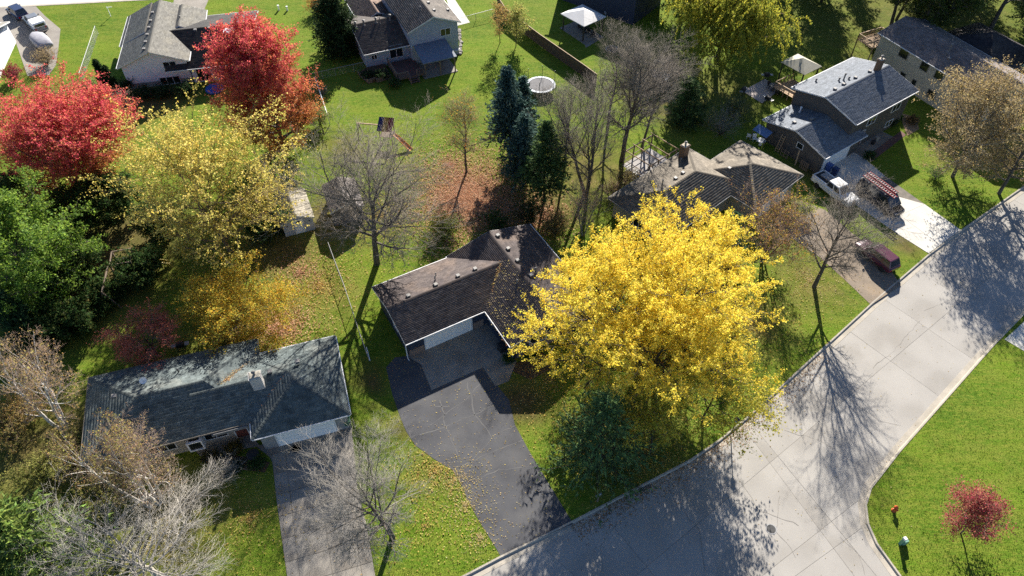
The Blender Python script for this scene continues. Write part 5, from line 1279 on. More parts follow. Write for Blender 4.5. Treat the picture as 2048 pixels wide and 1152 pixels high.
def assemble(name, loc, label, cat, group, levs, split, sides, bark, twig, leaves=None, leafm=None, rot=0, scale=1.0):
    o = empty(name, (loc[0], loc[1], 0), rot, label, cat, group)
    o.scale = (scale,) * 3
    V, F = tubes(levs[:split], sides[:split]); link('trunk', np_mesh('trunk', V, F, bark, smooth=True), o)
    if len(levs) > split:
        V, F = tubes(levs[split:], sides[split:]); link('crown', np_mesh('crown', V, F, twig), o)
    if leaves is not None:
        V, F, Cc = leaves
        rgba = np.column_stack([Cc, np.ones(len(Cc))])
        link('foliage', np_mesh('foliage', V, F, leafm or M_LEAF, {'tint': ('FACE', 'FLOAT_COLOR', rgba)}), o)
    return o
def copy_thing(o, loc, rot, scale, label, group=None):
    c = o.copy(); COL.objects.link(c); c.location = (*loc, 0); c.rotation_euler = (0, 0, rot); c.scale = (scale,) * 3
    c['label'] = label
    if group: c['group'] = group
    for ch in o.children:
        k = ch.copy(); COL.objects.link(k); k.parent = c
    return c
oval = lambda lo, pw=.6: (lambda t, L: (np.clip(np.sin(np.pi * np.clip((t - lo * .6) / (1.12 - lo * .6), 0, 1)), .05, 1) ** pw))

def broadleaf(name, loc, label, H, Rad, seed, n=(22, 9, 6), nleaf=30000, lsize=.18, pal=None, w=None, grad=None, lean=(0, 0), t0=.14, ang=(68, 28), trop=.1, group=None, cat='tree', bark=None, twig=None, spread=.16, tr=None, pw=.6, sides=(8, 5, 3, 3), leafm=None, wob=.1, rot=0, levels3=.5, lup=.5, ltwo=True):
    rs = np.random.RandomState(seed); r0 = tr or H * .017
    L0 = stem(rs, np.zeros((1, 3)), [[lean[0], lean[1], 1]], [H * .93], [r0], [r0 * .18], 12, .035, .02)
    L1 = spawn(rs, L0, n[0], t0, .99, lambda t: ang[0] + (ang[1] - ang[0]) * t, lambda t, L: Rad * 1.12 * oval(t0, pw)(t, L), 8, trop, wob * .8, .6, lenvar=.16)
    L2 = spawn(rs, L1, n[1], .18, 1, 46, lambda t, L: L * (.62 - .34 * t), 5, trop * .8, wob, .6)
    L3 = spawn(rs, L2, n[2], .15, 1, 44, lambda t, L: L * (levels3 - .2 * t) + .12, 3, trop * .6, wob * 1.3, .6)
    levs = fit([L0, L1, L2, L3], Rad, H)
    lv = None
    if nleaf:
        C = sample(rs, [levs[3], levs[2]] if ltwo else [levs[3]], nleaf, .2, spread)
        V, F = leaf_faces(rs, C, lsize, lup)
        col = pick_col(rs, pal, nleaf, w)
        if grad is not None: col = grad(rs, C, col, H, Rad)
        lv = (V, F, col)
    return assemble(name, loc, label, cat, group, levs, 2, sides, bark or M_BARK, twig or M_TWIG, lv, leafm, rot)

def bare(name, loc, label, H, Rad, seed, n=(16, 9, 8, 5), lean=(0, 0), t0=.25, ang=(60, 25), trop=.06, bark=None, twig=None, nleaf=0, lsize=.14, pal=None, cat='tree', group=None, tr=None, pw=.6, tw=.007, wob=.12, stems=1, rot=0, l4=.55):
    rs = np.random.RandomState(seed); r0 = tr or H * .017
    if stems == 1:
        L0 = stem(rs, np.zeros((1, 3)), [[lean[0], lean[1], 1]], [H * .92], [r0], [r0 * .15], 12, .05, .02)
    else:
        a = np.arange(stems) * 6.28 / stems + rs.rand() * 6
        d = np.column_stack([np.cos(a) * .26 + lean[0], np.sin(a) * .26 + lean[1], np.ones(stems)])
        L0 = stem(rs, np.column_stack([np.cos(a) * .25, np.sin(a) * .25, 0 * a]), d, H * rs.uniform(.8, .97, stems), [r0] * stems, [r0 * .15] * stems, 12, .05, .015)
    L1 = spawn(rs, L0, n[0], t0, .99, lambda t: ang[0] + (ang[1] - ang[0]) * t, lambda t, L: Rad * 1.1 * oval(t0, pw)(t, L), 9, trop, wob * .7, .55)
    L2 = spawn(rs, L1, n[1], .2, 1, 42, lambda t, L: L * (.6 - .33 * t), 5, trop, wob, .55)
    L3 = spawn(rs, L2, n[2], .15, 1, 40, lambda t, L: L * (.55 - .25 * t) + .1, 3, trop, wob, .6, rmin=tw)
    L4 = spawn(rs, L3, n[3], .2, 1, 38, lambda t, L: L * (l4 - .2 * t) + .12, 2, trop, wob, .7, rmin=tw * .8)
    levs = fit([L0, L1, L2, L3, L4], Rad, H)
    lv = None
    if nleaf:
        C = sample(rs, levs[3:], nleaf, .1, .08); V, F = leaf_faces(rs, C, lsize, .3); lv = (V, F, pick_col(rs, pal, nleaf))
    return assemble(name, loc, label, cat, group, levs, 2, (8, 5, 3, 3, 3), bark or M_BARK, twig or M_TWIG, lv, None, rot)

def conifer(name, loc, label, H, Rad, seed, pal, nb=110, ns=26, lsize=.42, base=.04, droop=-.04, group=None, rot=0, twist=14, pw=.8, fill=1.0, cat='tree', tr=None):
    rs = np.random.RandomState(seed); r0 = tr or H * .014
    L0 = stem(rs, np.zeros((1, 3)), [[0, 0, 1]], [H], [r0], [.02], 10, .01, .02)
    L1 = spawn(rs, L0, nb, base, .985, lambda t: 96 - 42 * t, lambda t, L: Rad * (1 - (t - base) / (1.03 - base)) ** pw + .12, 5, droop, .05, .35, rmin=.01, lenvar=.22)
    L2 = spawn(rs, L1, ns // 2, .1, 1, 58, lambda t, L: L * (.42 - .26 * t) + .12, 2, -.03, .07, .5, rmin=.006)
    levs = [L0, L1, L2]
    n = int(len(L2[0]) * 5 * fill)
    C = sample(rs, [L2, L1], n, .12, .05)
    i = rs.randint(0, 1, n)
    out = unit(C * np.array([1, 1, 0])) + rs.normal(0, .55, (n, 3)); out[:, 2] += rs.uniform(-.15, .45, n)
    a = unit(out); nr = unit(rs.normal(0, .6, (n, 3)) + np.array([0, 0, 1])); b = unit(np.cross(nr, a))
    s = lsize * rs.uniform(.6, 1.3, n)[:, None] * .5
    V = np.stack([C + a * s * 1.1, C - a * s * .8 - b * s * .36, C - a * s * .8 + b * s * .36], 1).reshape(-1, 3)
    rr = np.linalg.norm(C[:, :2], axis=1) / (Rad * np.clip(1 - C[:, 2] / H, .05, 1) + .1)
    col = pick_col(rs, pal, n) 
    return assemble(name, loc, label, cat, group, levs, 1, (7, 3, 3), M_BARKD, M_BARKD, (V, np.arange(3 * n).reshape(n, 3), col), M_NEEDLE, rot)

def shrub(name, loc, label, H, Rad, seed, pal, nleaf=2500, lsize=.14, nst=14, group=None, cat='shrub', twig=None, w=None):
    rs = np.random.RandomState(seed)
    a = np.arange(nst) * 2.4; tilt = np.sqrt((np.arange(nst) + .5) / nst) * .95
    d = np.column_stack([np.cos(a) * tilt, np.sin(a) * tilt, np.ones(nst) * .9])
    L0 = stem(rs, np.zeros((nst, 3)), d, np.full(nst, H * 1.0), [.025] * nst, [.008] * nst, 6, .12, .05)
    L1 = spawn(rs, L0, 9, .2, 1, 42, .45, 4, .1, .15, .6); L2 = spawn(rs, L1, 5, .2, 1, 42, .5, 2, .05, .2, .6)
    levs = fit([L0, L1, L2], Rad, H)
    lv = None
    if nleaf:
        C = sample(rs, levs[1:], nleaf, .1, .07); V, F = leaf_faces(rs, C, lsize, .5); lv = (V, F, pick_col(rs, pal, nleaf, w))
    return assemble(name, loc, label, cat, group, levs, 1, (5, 3, 3), M_BARKD, twig or M_TWIG, lv)

def willow(name, loc, label, H, Rad, seed, pal, nleaf=36000):
    rs = np.random.RandomState(seed)
    L0 = stem(rs, np.zeros((1, 3)), [[0, 0, 1]], [H * .7], [.38], [.12], 8, .05, .02)
    L1 = spawn(rs, L0, 14, .3, 1, lambda t: 62 - 30 * t, lambda t, L: Rad * (1.05 - .25 * t), 9, .05, .08, .6)
    L2 = spawn(rs, L1, 10, .25, 1, 48, lambda t, L: L * .4, 6, -.02, .12, .5)
    L3 = spawn(rs, L2, 8, .2, 1, 60, lambda t, L: rs.uniform(1.6, 4.6, t.shape), 6, -.5, .05, .4, rmin=.008)
    levs = fit([L0, L1, L2, L3], Rad, H)
    levs = [(np.concatenate([P[..., :2], np.maximum(P[..., 2:], .5)], -1), Rr) for P, Rr in levs]
    C = sample(rs, [levs[3]], nleaf, .05, .07)
    n = nleaf; a = unit(rs.normal(0, .5, (n, 3)) + np.array([0, 0, -1.])); b = unit(np.cross(a, rs.normal(0, 1, (n, 3)))); s = .3 * rs.uniform(.6, 1.3, n)[:, None] * .5
    V = np.stack([C + a * s * 1.1, C - a * s * .8 - b * s * .45, C - a * s * .8 + b * s * .45], 1).reshape(-1, 3)
    return assemble(name, loc, label, 'tree', None, levs, 2, (8, 5, 3, 3), M_BARKD, M_TWIGT, (V, np.arange(3 * n).reshape(n, 3), pick_col(rs, pal, n)))

def gr_red(rs, C, col, H, Rad):
    k = np.clip((C[:, 2] / H - .22) / .5 + rs.normal(0, .14, len(C)), 0, 1)[:, None]
    low = pick_col(rs, [(.42, .20, .05), (.46, .17, .05), (.30, .2, .05), (.5, .25, .06)], len(C))
    return low * (1 - k) + col * k
RED = [(.63, .11, .115), (.67, .16, .115), (.58, .08, .115), (.67, .25, .115), (.47, .06, .085)]
YEL = [(.90, .71, .09), (.94, .77, .13), (.86, .66, .07), (.76, .65, .10), (.88, .62, .06), (.54, .50, .08)]
YGR = [(.68, .57, .15), (.58, .52, .13), (.74, .60, .19), (.44, .41, .10), (.62, .47, .09)]
GRN = [(.13, .23, .03), (.19, .30, .045), (.11, .19, .03), (.26, .36, .055), (.19, .30, .08)]
SPRUCE_B = [(.05, .10, .085), (.075, .14, .12), (.045, .085, .065), (.11, .18, .16)]
SPRUCE_G = [(.05, .095, .03), (.07, .13, .04), (.04, .075, .03), (.09, .14, .045)]

# the big yellow tree on the corner
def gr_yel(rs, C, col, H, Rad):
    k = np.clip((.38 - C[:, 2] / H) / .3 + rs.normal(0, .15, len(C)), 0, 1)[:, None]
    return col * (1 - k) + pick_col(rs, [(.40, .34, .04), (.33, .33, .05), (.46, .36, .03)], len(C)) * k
def yellow_tree():
    rs = np.random.RandomState(77); H, Rad = 16.2, 10.4
    nst = 8; a = np.arange(nst) * 6.283 / nst + .4; tl = np.array([.34, .42, .30, .44, .36, .42, .34, .06])
    L0 = stem(rs, np.column_stack([np.cos(a) * .35, np.sin(a) * .35, 0 * a]), np.column_stack([np.cos(a) * tl, np.sin(a) * tl, np.ones(nst)]), np.array([14, 13.5, 16, 13, 15.5, 13.5, 15, 17.]), [.3] * nst, [.05] * nst, 12, .035, .02)
    L1 = spawn(rs, L0, 20, .2, .99, lambda t: 72 - 42 * t, lambda t, L: 5.8 * np.clip(np.sin(np.pi * np.clip((t - .04) / 1.12, 0, 1)), .14, 1) ** .6, 8, .09, .09, .5, lenvar=.2)
    L2 = spawn(rs, L1, 9, .25, 1, 45, lambda t, L: L * (.46 - .22 * t) + .3, 5, .13, .1, .55)
    L3 = spawn(rs, L2, 4, .2, 1, 40, lambda t, L: L * (.36 - .14 * t) + .2, 2, .2, .1, .6)
    levs = fit([L0, L1, L2, L3], Rad, H, q=96)
    n = 190000
    C = sample(rs, [levs[2], levs[3], levs[3]], n, .2, .105)
    C = C[rs.rand(n) < np.clip(C[:, 2] / H * 1.75 - .1, .12, 1)]; n = len(C)
    V, F = leaf_faces(rs, C, .145, .9)
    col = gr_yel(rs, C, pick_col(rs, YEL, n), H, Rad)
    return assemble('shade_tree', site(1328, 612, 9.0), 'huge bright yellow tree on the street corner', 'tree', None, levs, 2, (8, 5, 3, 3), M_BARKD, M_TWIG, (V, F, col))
yellow_tree()

broadleaf('honeylocust_tree', site(1405, 845), 'yellow-green understorey tree at the kerb below the huge yellow tree', 8.6, 5.6, 151, n=(14, 8, 6), nleaf=8500, lsize=.17, pal=[(.50, .44, .06), (.40, .38, .06), (.58, .48, .06), (.3, .3, .05)], ang=(74, 34), t0=.3, tr=.13, bark=M_BARKD)
broadleaf('honeylocust_tree', site(1300, 905), 'thin yellow-green sapling tree in front of the dark spruce', 8.0, 4.0, 152, n=(12, 7, 5), nleaf=4000, lsize=.17, pal=[(.50, .42, .06), (.40, .38, .06), (.3, .32, .05)], ang=(70, 30), t0=.4, tr=.1, bark=M_BARKD)
bare('bare_tree', site(1128, 345), 'slim leafless tree between the spruces and the forked one', 13.0, 4.0, 153, n=(15, 9, 8, 5), t0=.3, ang=(50, 20), tr=.17, trop=.08)
bare('bare_tree', site(1285, 290), 'leafless tree behind the pergola deck', 12.5, 4.6, 154, n=(15, 9, 8, 5), t0=.3, ang=(56, 24), tr=.18, trop=.06)
bare('bare_tree', site(1215, 255), 'leafless tree at the end of the wooden fence', 15.0, 4.6, 155, n=(16, 9, 8, 5), t0=.3, ang=(52, 22), tr=.2, trop=.07)
broadleaf('maple_tree', site(106, 318, 6.2), 'round crimson maple at the left edge', 14.0, 8.8, 101, n=(34, 10, 7), nleaf=76000, lsize=.19, pal=RED, grad=gr_red, ang=(70, 22), trop=.13, t0=.1)
broadleaf('maple_tree', site(535, 195, 8.0), 'tall crimson maple in front of the white house', 17.5, 5.9, 102, n=(40, 10, 7), nleaf=80000, lsize=.19, pal=RED, grad=gr_red, ang=(74, 16), trop=.15, t0=.02, pw=.42)
broadleaf('ash_tree', site(420, 405, 7.0), 'wide sparse yellow-green tree over the grey shed', 15.0, 10.6, 103, n=(24, 10, 7), nleaf=34000, lsize=.19, pal=YGR, ang=(60, 18), trop=.16, twig=M_TWIGT, bark=M_TWIGT, spread=.13, sides=(8, 6, 4, 3))
broadleaf('locust_tree', site(28, 520, 6.0), 'leafy green tree at the left edge', 13.0, 7.3, 104, n=(22, 9, 7), nleaf=42000, lsize=.21, pal=GRN, ang=(80, 30), trop=.03, lup=.5)
broadleaf('plum_tree', site(478, 622, 3.2), 'low yellow-orange tree behind the green-roofed house', 6.4, 5.9, 105, n=(20, 9, 7), nleaf=26000, lsize=.16, pal=[(.66, .48, .06), (.5, .46, .08), (.7, .5, .07), (.40, .41, .08), (.68, .38, .05)], ang=(78, 35), trop=.08, t0=.12)
broadleaf('crabapple_tree', site(313, 708), 'small russet crabapple with spreading twigs by the house corner', 5.6, 4.2, 106, n=(13, 9, 8), nleaf=9000, lsize=.13, pal=[(.5, .15, .12), (.46, .16, .1), (.34, .1, .08)], ang=(62, 52), trop=.03, t0=.3, bark=M_BARK, twig=M_TWIGR, tr=.16, lean=(-.04, .02))
# birches in the front garden, lower left
birch = dict(bark=M_BIRCH, twig=M_TWIGR)
bare('birch_tree', site(318, 1005), 'multi-stemmed white birch nearest the house front', 9.8, 4.0, 107, n=(7, 7, 6, 4), nleaf=1500, lsize=.12, pal=[(.44, .33, .15), (.40, .26, .14), (.40, .36, .12)], stems=5, t0=.35, tr=.15, trop=.04, lean=(.1, .1), tw=.006, **birch)
bare('birch_tree', site(300, 1012), 'tall white birch leaning left over the brush', 11.5, 3.6, 108, n=(11, 7, 7, 4), nleaf=2500, lsize=.12, pal=[(.42, .36, .09), (.34, .32, .09), (.4, .24, .1)], stems=3, t0=.4, tr=.15, trop=.02, lean=(-.1, -.02), bark=M_BIRCH, twig=M_TWIGT, tw=.006)
bare('birch_tree', site(52, 770, 7.5), 'white birch with rusty twigs at the left edge', 12.0, 4.2, 109, n=(11, 7, 6, 4), nleaf=2000, lsize=.13, pal=[(.46, .32, .13), (.42, .26, .1), (.44, .38, .12)], stems=3, t0=.35, tr=.17, trop=.02, tw=.006, **birch)
bare('bare_tree', site(315, 1150), 'spreading pale grey leafless tree at the bottom left', 8.6, 8.2, 110, n=(18, 10, 8, 5), t0=.2, ang=(76, 38), twig=M_TWIGW, bark=M_TWIGW, tr=.24, trop=.05, tw=.009)
bare('bare_tree', site(785, 1075), 'leafless grey tree between the two driveways', 12.0, 6.2, 111, n=(20, 10, 8, 8), t0=.24, ang=(78, 30), twig=M_TWIGP, tr=.24, trop=.03, lean=(-.02, 0), tw=.007)
bare('bare_tree', site(754, 527), 'tall leafless tree behind the navy house garage', 18.0, 9.2, 112, n=(22, 11, 8, 9), t0=.28, ang=(72, 24), tr=.36, trop=.06, lean=(-.03, 0), tw=.009, pw=.5)
bare('bare_tree', site(933, 345), 'slender nearly bare tree above the orange leaf carpet', 10.8, 3.8, 113, n=(18, 9, 8, 5), t0=.3, ang=(58, 25), tr=.15, trop=.08, twig=M_TWIGT, nleaf=900, pal=[(.5, .25, .04), (.45, .3, .05)])
bare('bare_tree', site(1172, 388), 'leafless tree right of the spruces with forked stems', 15.5, 6.4, 114, n=(10, 10, 8, 7), t0=.3, ang=(50, 20), tr=.22, trop=.08, stems=3)
bare('bare_tree', site(1243, 322), 'tallest leafless tree beside the pergola', 18.5, 6.4, 115, n=(22, 11, 9, 8), t0=.3, ang=(60, 22), tr=.32, trop=.07, lean=(.02, 0))
bare('bare_tree', site(1165, 470), 'small pale leafless tree behind the navy house', 8.0, 2.6, 116, n=(10, 7, 6, 4), t0=.25, tr=.09, stems=3, twig=M_TWIGR, bark=M_TWIGP, trop=.1)
bare('bare_tree', site(1628, 573), 'leafless vase-shaped tree on the verge by the street', 13.2, 5.4, 117, n=(16, 10, 8, 8), t0=.24, ang=(42, 18), tr=.24, trop=.05, twig=M_TWIG, lean=(.1, .0), tw=.008)
bare('serviceberry_tree', site(1525, 522), 'twiggy russet bush-tree in front of the tan house', 8.4, 5.3, 118, n=(7, 8, 7, 5), stems=5, t0=.12, ang=(55, 30), tr=.1, trop=.06, twig=M_TWIGR, nleaf=4500, lsize=.14, pal=[(.4, .24, .05), (.34, .2, .07), (.4, .32, .05), (.3, .13, .06)])
TAN = [(.33, .25, .13), (.37, .28, .13), (.28, .22, .12), (.31, .26, .15), (.39, .29, .11)]
broadleaf('oak_tree', site(1958, 262, 6.6), 'dense tan-leaved tree over the street at right', 13.5, 7.4, 119, n=(26, 11, 8), nleaf=27000, lsize=.16, pal=TAN, twig=M_TWIGP, ang=(74, 24), t0=.16)
broadleaf('oak_tree', site(2062, 290, 7.0), 'tan-leaved tree cut off by the right edge', 13.0, 6.5, 120, n=(24, 10, 8), nleaf=20000, lsize=.17, pal=TAN, twig=M_TWIG, ang=(74, 24), t0=.16)
willow('willow_tree', site(1448, 62, 5.5), 'yellow-green weeping willow at the top edge', 14.5, 9.2, 121, [(.36, .36, .05), (.26, .28, .045), (.46, .41, .05), (.2, .24, .04)], 64000)
broadleaf('pear_tree', site(1921, 1066), 'small wine-red ornamental tree alone on the corner lawn', 5.3, 2.75, 122, n=(22, 8, 6), nleaf=9000, lsize=.13, pal=[(.38, .07, .09), (.44, .14, .11), (.42, .2, .12), (.28, .05, .07)], ang=(66, 18), t0=.3, tr=.07, lean=(.05, .03), trop=.12)

# conifers
conifer('spruce_tree', site(1020, 325), 'tall blue spruce, tallest of the row', 13.2, 3.1, 131, SPRUCE_B, nb=130, base=.3, fill=1.3)
conifer('spruce_tree', site(1044, 300), 'blue spruce close behind the tallest one', 10.3, 2.5, 132, SPRUCE_B, nb=110, base=.15, fill=1.2)
conifer('spruce_tree', site(1046, 372), 'dark blue-green spruce in front of the tallest one', 10.0, 2.7, 133, SPRUCE_B, nb=110, base=.2, fill=1.2)
conifer('spruce_tree', site(1087, 410), 'dark green spruce at the right end of the row', 11.3, 3.1, 134, SPRUCE_G, nb=120, base=.22, fill=1.2)
conifer('spruce_tree', site(1192, 925), 'broad dark blue-green spruce under the yellow tree', 10.0, 5.0, 135, [(.085, .155, .06), (.12, .2, .075), (.065, .125, .055), (.17, .25, .08)], nb=95, ns=26, lsize=.42, base=.03, fill=.85)
conifer('spruce_tree', site(1436, 545), 'green spruce right behind the yellow tree', 8.4, 2.7, 136, [(.05, .11, .055), (.08, .15, .07), (.06, .12, .06)], nb=100, base=.05)
conifer('spruce_tree', site(98, 1135), 'bright green spruce in the bottom left corner', 9.0, 5.0, 137, [(.16, .23, .045), (.12, .19, .045), (.21, .27, .06), (.08, .14, .035)], nb=120, ns=30, lsize=.45, base=.04)
conifer('spruce_tree', site(2052, 175), 'blue-grey spruce at the right edge by the cream house', 8.5, 3.4, 138, [(.06, .12, .10), (.08, .15, .13), (.045, .09, .08)], nb=90)
conifer('yew_tree', site(1365, 240), 'bushy dark pine on the shaded lawn', 6.0, 3.2, 139, SPRUCE_G, nb=80, base=.03, pw=.6)
DARKG = [(.022, .05, .016), (.03, .065, .02), (.018, .04, .016), (.04, .075, .025)]
conifer('juniper_tree', site(680, 104), 'rounded dark evergreen beside the blue-grey house', 8.0, 3.5, 140, [(.03, .06, .02), (.045, .08, .025), (.025, .05, .02)], nb=210, ns=30, base=.01, droop=.1, pw=.33, fill=1.3)
conifer('arborvitae_tree', site(75, 690), 'dark conical evergreen in front of the green tree', 7.5, 1.9, 141, [(.035, .075, .03), (.05, .10, .04), (.03, .06, .03)], nb=120, ns=24, base=.02, droop=.22, pw=.55, fill=1.2)

# ------------------------------------------------------------------ shrubs, far trees, fallen leaves, grass
SHG = [(.05, .10, .025), (.07, .13, .03), (.04, .08, .02)]
def shr(px, py, H, Rad, seed, label, pal=SHG, nleaf=2500, **k): return shrub('shrub', site(px, py), label, H, Rad, seed, pal, nleaf, **k)
shr(245, 225, 3.6, 3.0, 201, 'grey-brown twiggy shrub right of the crimson maple', [(.3, .2, .12)], 500, twig=M_TWIGR, nst=26)
shr(185, 185, 2.0, 1.6, 202, 'pale green shrub at the end of the chain-link fence', [(.2, .26, .07), (.26, .3, .1)], 2600)
shr(95, 130, 2.8, 2.4, 203, 'straw-coloured ornamental grass clump beside the tarped boat', [(.34, .26, .13)], 900, twig=M_TWIGT, nst=34)
shr(30, 160, 2.2, 1.8, 204, 'dark red shrub under the neighbour house eaves', [(.25, .03, .05), (.3, .05, .06)], 2200)
shr(255, 185, 2.0, 1.5, 205, 'dark shrub at the white house corner', DARKG, 2200); shr(330, 192, 1.8, 1.8, 206, 'dark bushes under the white house windows', DARKG, 2600); shr(375, 190, 2.0, 1.8, 207, 'leafy dark bush left of the white house patio door', DARKG, 2600); shr(295, 195, 1.7, 1.7, 208, 'low dark bush nearest the white house basement window', DARKG, 2200)
conifer('arborvitae_tree', site(216, 178), 'narrow dark evergreen left of the white house wall', 4.2, .8, 209, DARKG, nb=80, ns=18, base=.02, droop=.25, pw=.5, group='narrow evergreens by the white house')
conifer('arborvitae_tree', site(230, 182), 'narrow dark evergreen hard against the white house wall', 3.6, .75, 210, DARKG, nb=80, ns=18, base=.02, droop=.25, pw=.5, group='narrow evergreens by the white house')
shr(735, 158, 1.3, 1.2, 211, 'dark round shrub in the raised bed', DARKG, 2000); shr(765, 158, 1.4, 1.2, 212, 'dark shrub between raised bed and deck', DARKG, 2000); shr(790, 172, 1.0, 1.2, 213, 'ferny shrub below the deck corner', SHG, 1800)
shr(645, 190, 1.5, 1.3, 214, 'bare twiggy shrub at the white rail fence', [(.3, .2, .12)], 150, twig=M_TWIGP); shr(640, 250, 3.2, 2.2, 215, 'grey-green bush under the tall crimson maple', [(.24, .28, .10), (.18, .22, .08), (.3, .3, .12)], 3600, twig=M_TWIGT)
shr(720, 30, 1.2, 1.0, 216, 'yellow-green bush in the bed behind the dark evergreen', [(.45, .38, .05), (.3, .33, .05)], 2000); shr(700, 22, 1.2, 1.2, 217, 'pale green bush at the top by the garage', [(.25, .3, .08)], 2200)
shr(635, 25, 2.6, 1.9, 218, 'rusty shrub left of the rounded dark evergreen', [(.38, .2, .05), (.3, .12, .04)], 2600)
broadleaf('young_tree', site(1032, 92), 'thin young tree with yellow-green leaves by the wooden fence', 6.2, 2.8, 219, n=(14, 7, 5), nleaf=3600, lsize=.19, pal=[(.34, .36, .10), (.26, .3, .08), (.4, .34, .1)], ang=(50, 22), tr=.07)
broadleaf('young_tree', site(1000, 85), 'thin rust-tinted young tree at the top of the wooden fence', 6.6, 2.0, 220, n=(12, 7, 5), nleaf=1800, lsize=.17, pal=[(.36, .2, .07), (.34, .28, .09)], ang=(50, 22), tr=.06)
# the dark thicket between the maple and the shed
for i, (px, py, h, r) in enumerate(((150, 470, 6.5, 3.6), (215, 455, 6.0, 3.4), (175, 545, 5.5, 3.4), (120, 590, 5.0, 3.2), (250, 425, 5.5, 3.0), (165, 660, 3.6, 2.8), (215, 600, 2.6, 2.4), (540, 470, 3.4, 2.6), (60, 440, 6.5, 3.6), (290, 560, 3.2, 3.0), (330, 470, 4.5, 3.0), (100, 690, 4.0, 3.0))):
    broadleaf('thicket_tree', site(px, py), ('dark bushy tree under the crimson maple', 'dark bushy tree beside the shaded play tower', 'dark bushy tree left of the shaded play tower', 'dark bushy tree against the leafy green tree', 'dark bushy tree at the foot of the yellow-green tree', 'low dark bush left of the crabapple', 'low dark bush behind the crabapple', 'dark bush left of the grey shed', 'dark bushy tree between crimson maple and leafy green tree', 'low dark bush right of the shaded play tower', 'dark bushy tree beneath the yellow-green tree', 'dark bush at the foot of the leafy green tree')[i], h, r, 230 + i, n=(16, 8, 6), nleaf=9000, lsize=.22, pal=[(.045, .09, .028), (.065, .12, .035), (.035, .075, .025), (.09, .11, .03)], t0=.06, ang=(78, 30), tr=.1)
shr(890, 470, 2.4, 2.2, 241, 'green-gold shrub behind the navy house', [(.14, .18, .04), (.22, .22, .05), (.09, .13, .03)], 3800); shr(990, 455, 2.2, 2.0, 242, 'dark shrub behind the navy house gable', SHG, 2600); shr(1110, 470, 3.5, 2.0, 243, 'brown undergrowth between the spruces and the navy house', [(.3, .2, .08), (.14, .16, .05)], 1800, twig=M_TWIGT, nst=22); shr(1060, 440, 3.0, 2.2, 244, 'dark undergrowth below the spruces', DARKG + [(.12, .10, .03)], 2600)
shr(1590, 430, 2.6, 2.2, 245, 'yellow-green bush behind the white pickup', [(.28, .32, .05), (.4, .36, .06), (.18, .24, .04)], 3600); shr(1500, 400, 3.0, 2.6, 246, 'gold-brown bush against the tan roof', [(.42, .28, .06), (.34, .2, .07)], 2600, twig=M_TWIGR, nst=24); shr(1470, 400, 2.4, 1.8, 247, 'reddish twiggy bush against the tan house wall', [(.3, .12, .06)], 500, twig=M_TWIGR, nst=22)
shr(1440, 270, 4.2, 3.2, 248, 'grey leafless shrub on the shaded lawn', [(.2, .2, .14)], 300, twig=M_TWIGP, nst=26); shr(1465, 235, 3.4, 2.4, 249, 'olive-grey shrub behind the leafless shrub', [(.14, .17, .07)], 2600)
shr(1335, 150, 4.0, 3.0, 250, 'purple-brown leafless shrub over the lean-to', [(.2, .12, .1)], 200, twig=mat('plum_twig', (.1, .07, .08), (.07, .05, .06)), nst=28)
shr(1775, 250, 1.2, 1.2, 251, 'dark shrub in the bed by the grey house', DARKG, 1800); shr(1790, 240, 1.0, 1.1, 252, 'low shrub at the end of the grey house bed', SHG, 1600); shr(1822, 245, .9, 1.0, 253, 'brown low shrub in the tan mulch bed', [(.16, .11, .05)], 1300); shr(1736, 318, 1.2, .8, 254, 'small upright shrub at the driveway corner', SHG, 1400)
shr(425, 918, .9, .9, 255, 'clipped shrub by the bay window', [(.09, .09, .03), (.13, .1, .03)], 1500); shr(470, 900, .8, .9, 256, 'low golden shrub by the green-roofed house entrance', [(.2, .15, .03), (.12, .11, .03)], 1500); shr(470, 935, .7, .9, 257, 'low dark shrub edging the front walk', DARKG, 1300); shr(515, 930, .7, .8, 258, 'small shrub at the slab driveway edge', SHG, 1300)
shr(1018, 722, .8, .7, 259, 'small shrub by the navy house downspout', SHG, 900); shr(1062, 712, .9, .8, 260, 'low shrub under the navy house front window', SHG, 1200)
shr(380, 1010, 2.6, 2.4, 261, 'grey twiggy bush below the white birch', [(.2, .18, .12)], 200, twig=M_TWIGW, nst=26); shr(450, 955, 2.4, 2.0, 262, 'leafless grey bush at the front walk', [(.2, .18, .12)], 150, twig=M_TWIGW, nst=26); shr(200, 1010, 2.4, 2.4, 263, 'dark brush beneath the birches', [(.16, .18, .05), (.24, .22, .07)], 2600, twig=M_TWIGT); shr(90, 960, 2.6, 2.6, 264, 'olive brush at the lower left edge', [(.36, .35, .10), (.26, .28, .08)], 4200, twig=M_TWIGT); shr(150, 905, 2.8, 2.6, 265, 'dark brush at the green-roofed house end', [(.2, .21, .06), (.3, .25, .08)], 2800, twig=M_TWIGT)
shr(60, 830, 3.0, 3.0, 266, 'rusty brush at the left edge', [(.36, .24, .08), (.28, .2, .07)], 3600, twig=M_TWIGR); shr(20, 880, 3.0, 2.8, 267, 'dark rusty brush below the left birch', [(.24, .17, .06), (.16, .16, .05)], 2800, twig=M_TWIGR)
shr(1250, 365, 2.0, 1.8, 268, 'tangled brush left of the pergola deck', [(.2, .17, .06)], 700, twig=M_TWIGT, nst=24); shr(1225, 390, 2.2, 2.0, 269, 'brown brush at the tan roof corner', [(.2, .15, .06)], 700, twig=M_TWIGR, nst=24)
shr(1870, 355, 1.5, 1.4, 270, 'sparse green sapling clump on the right lawn', [(.08, .14, .03)], 500)
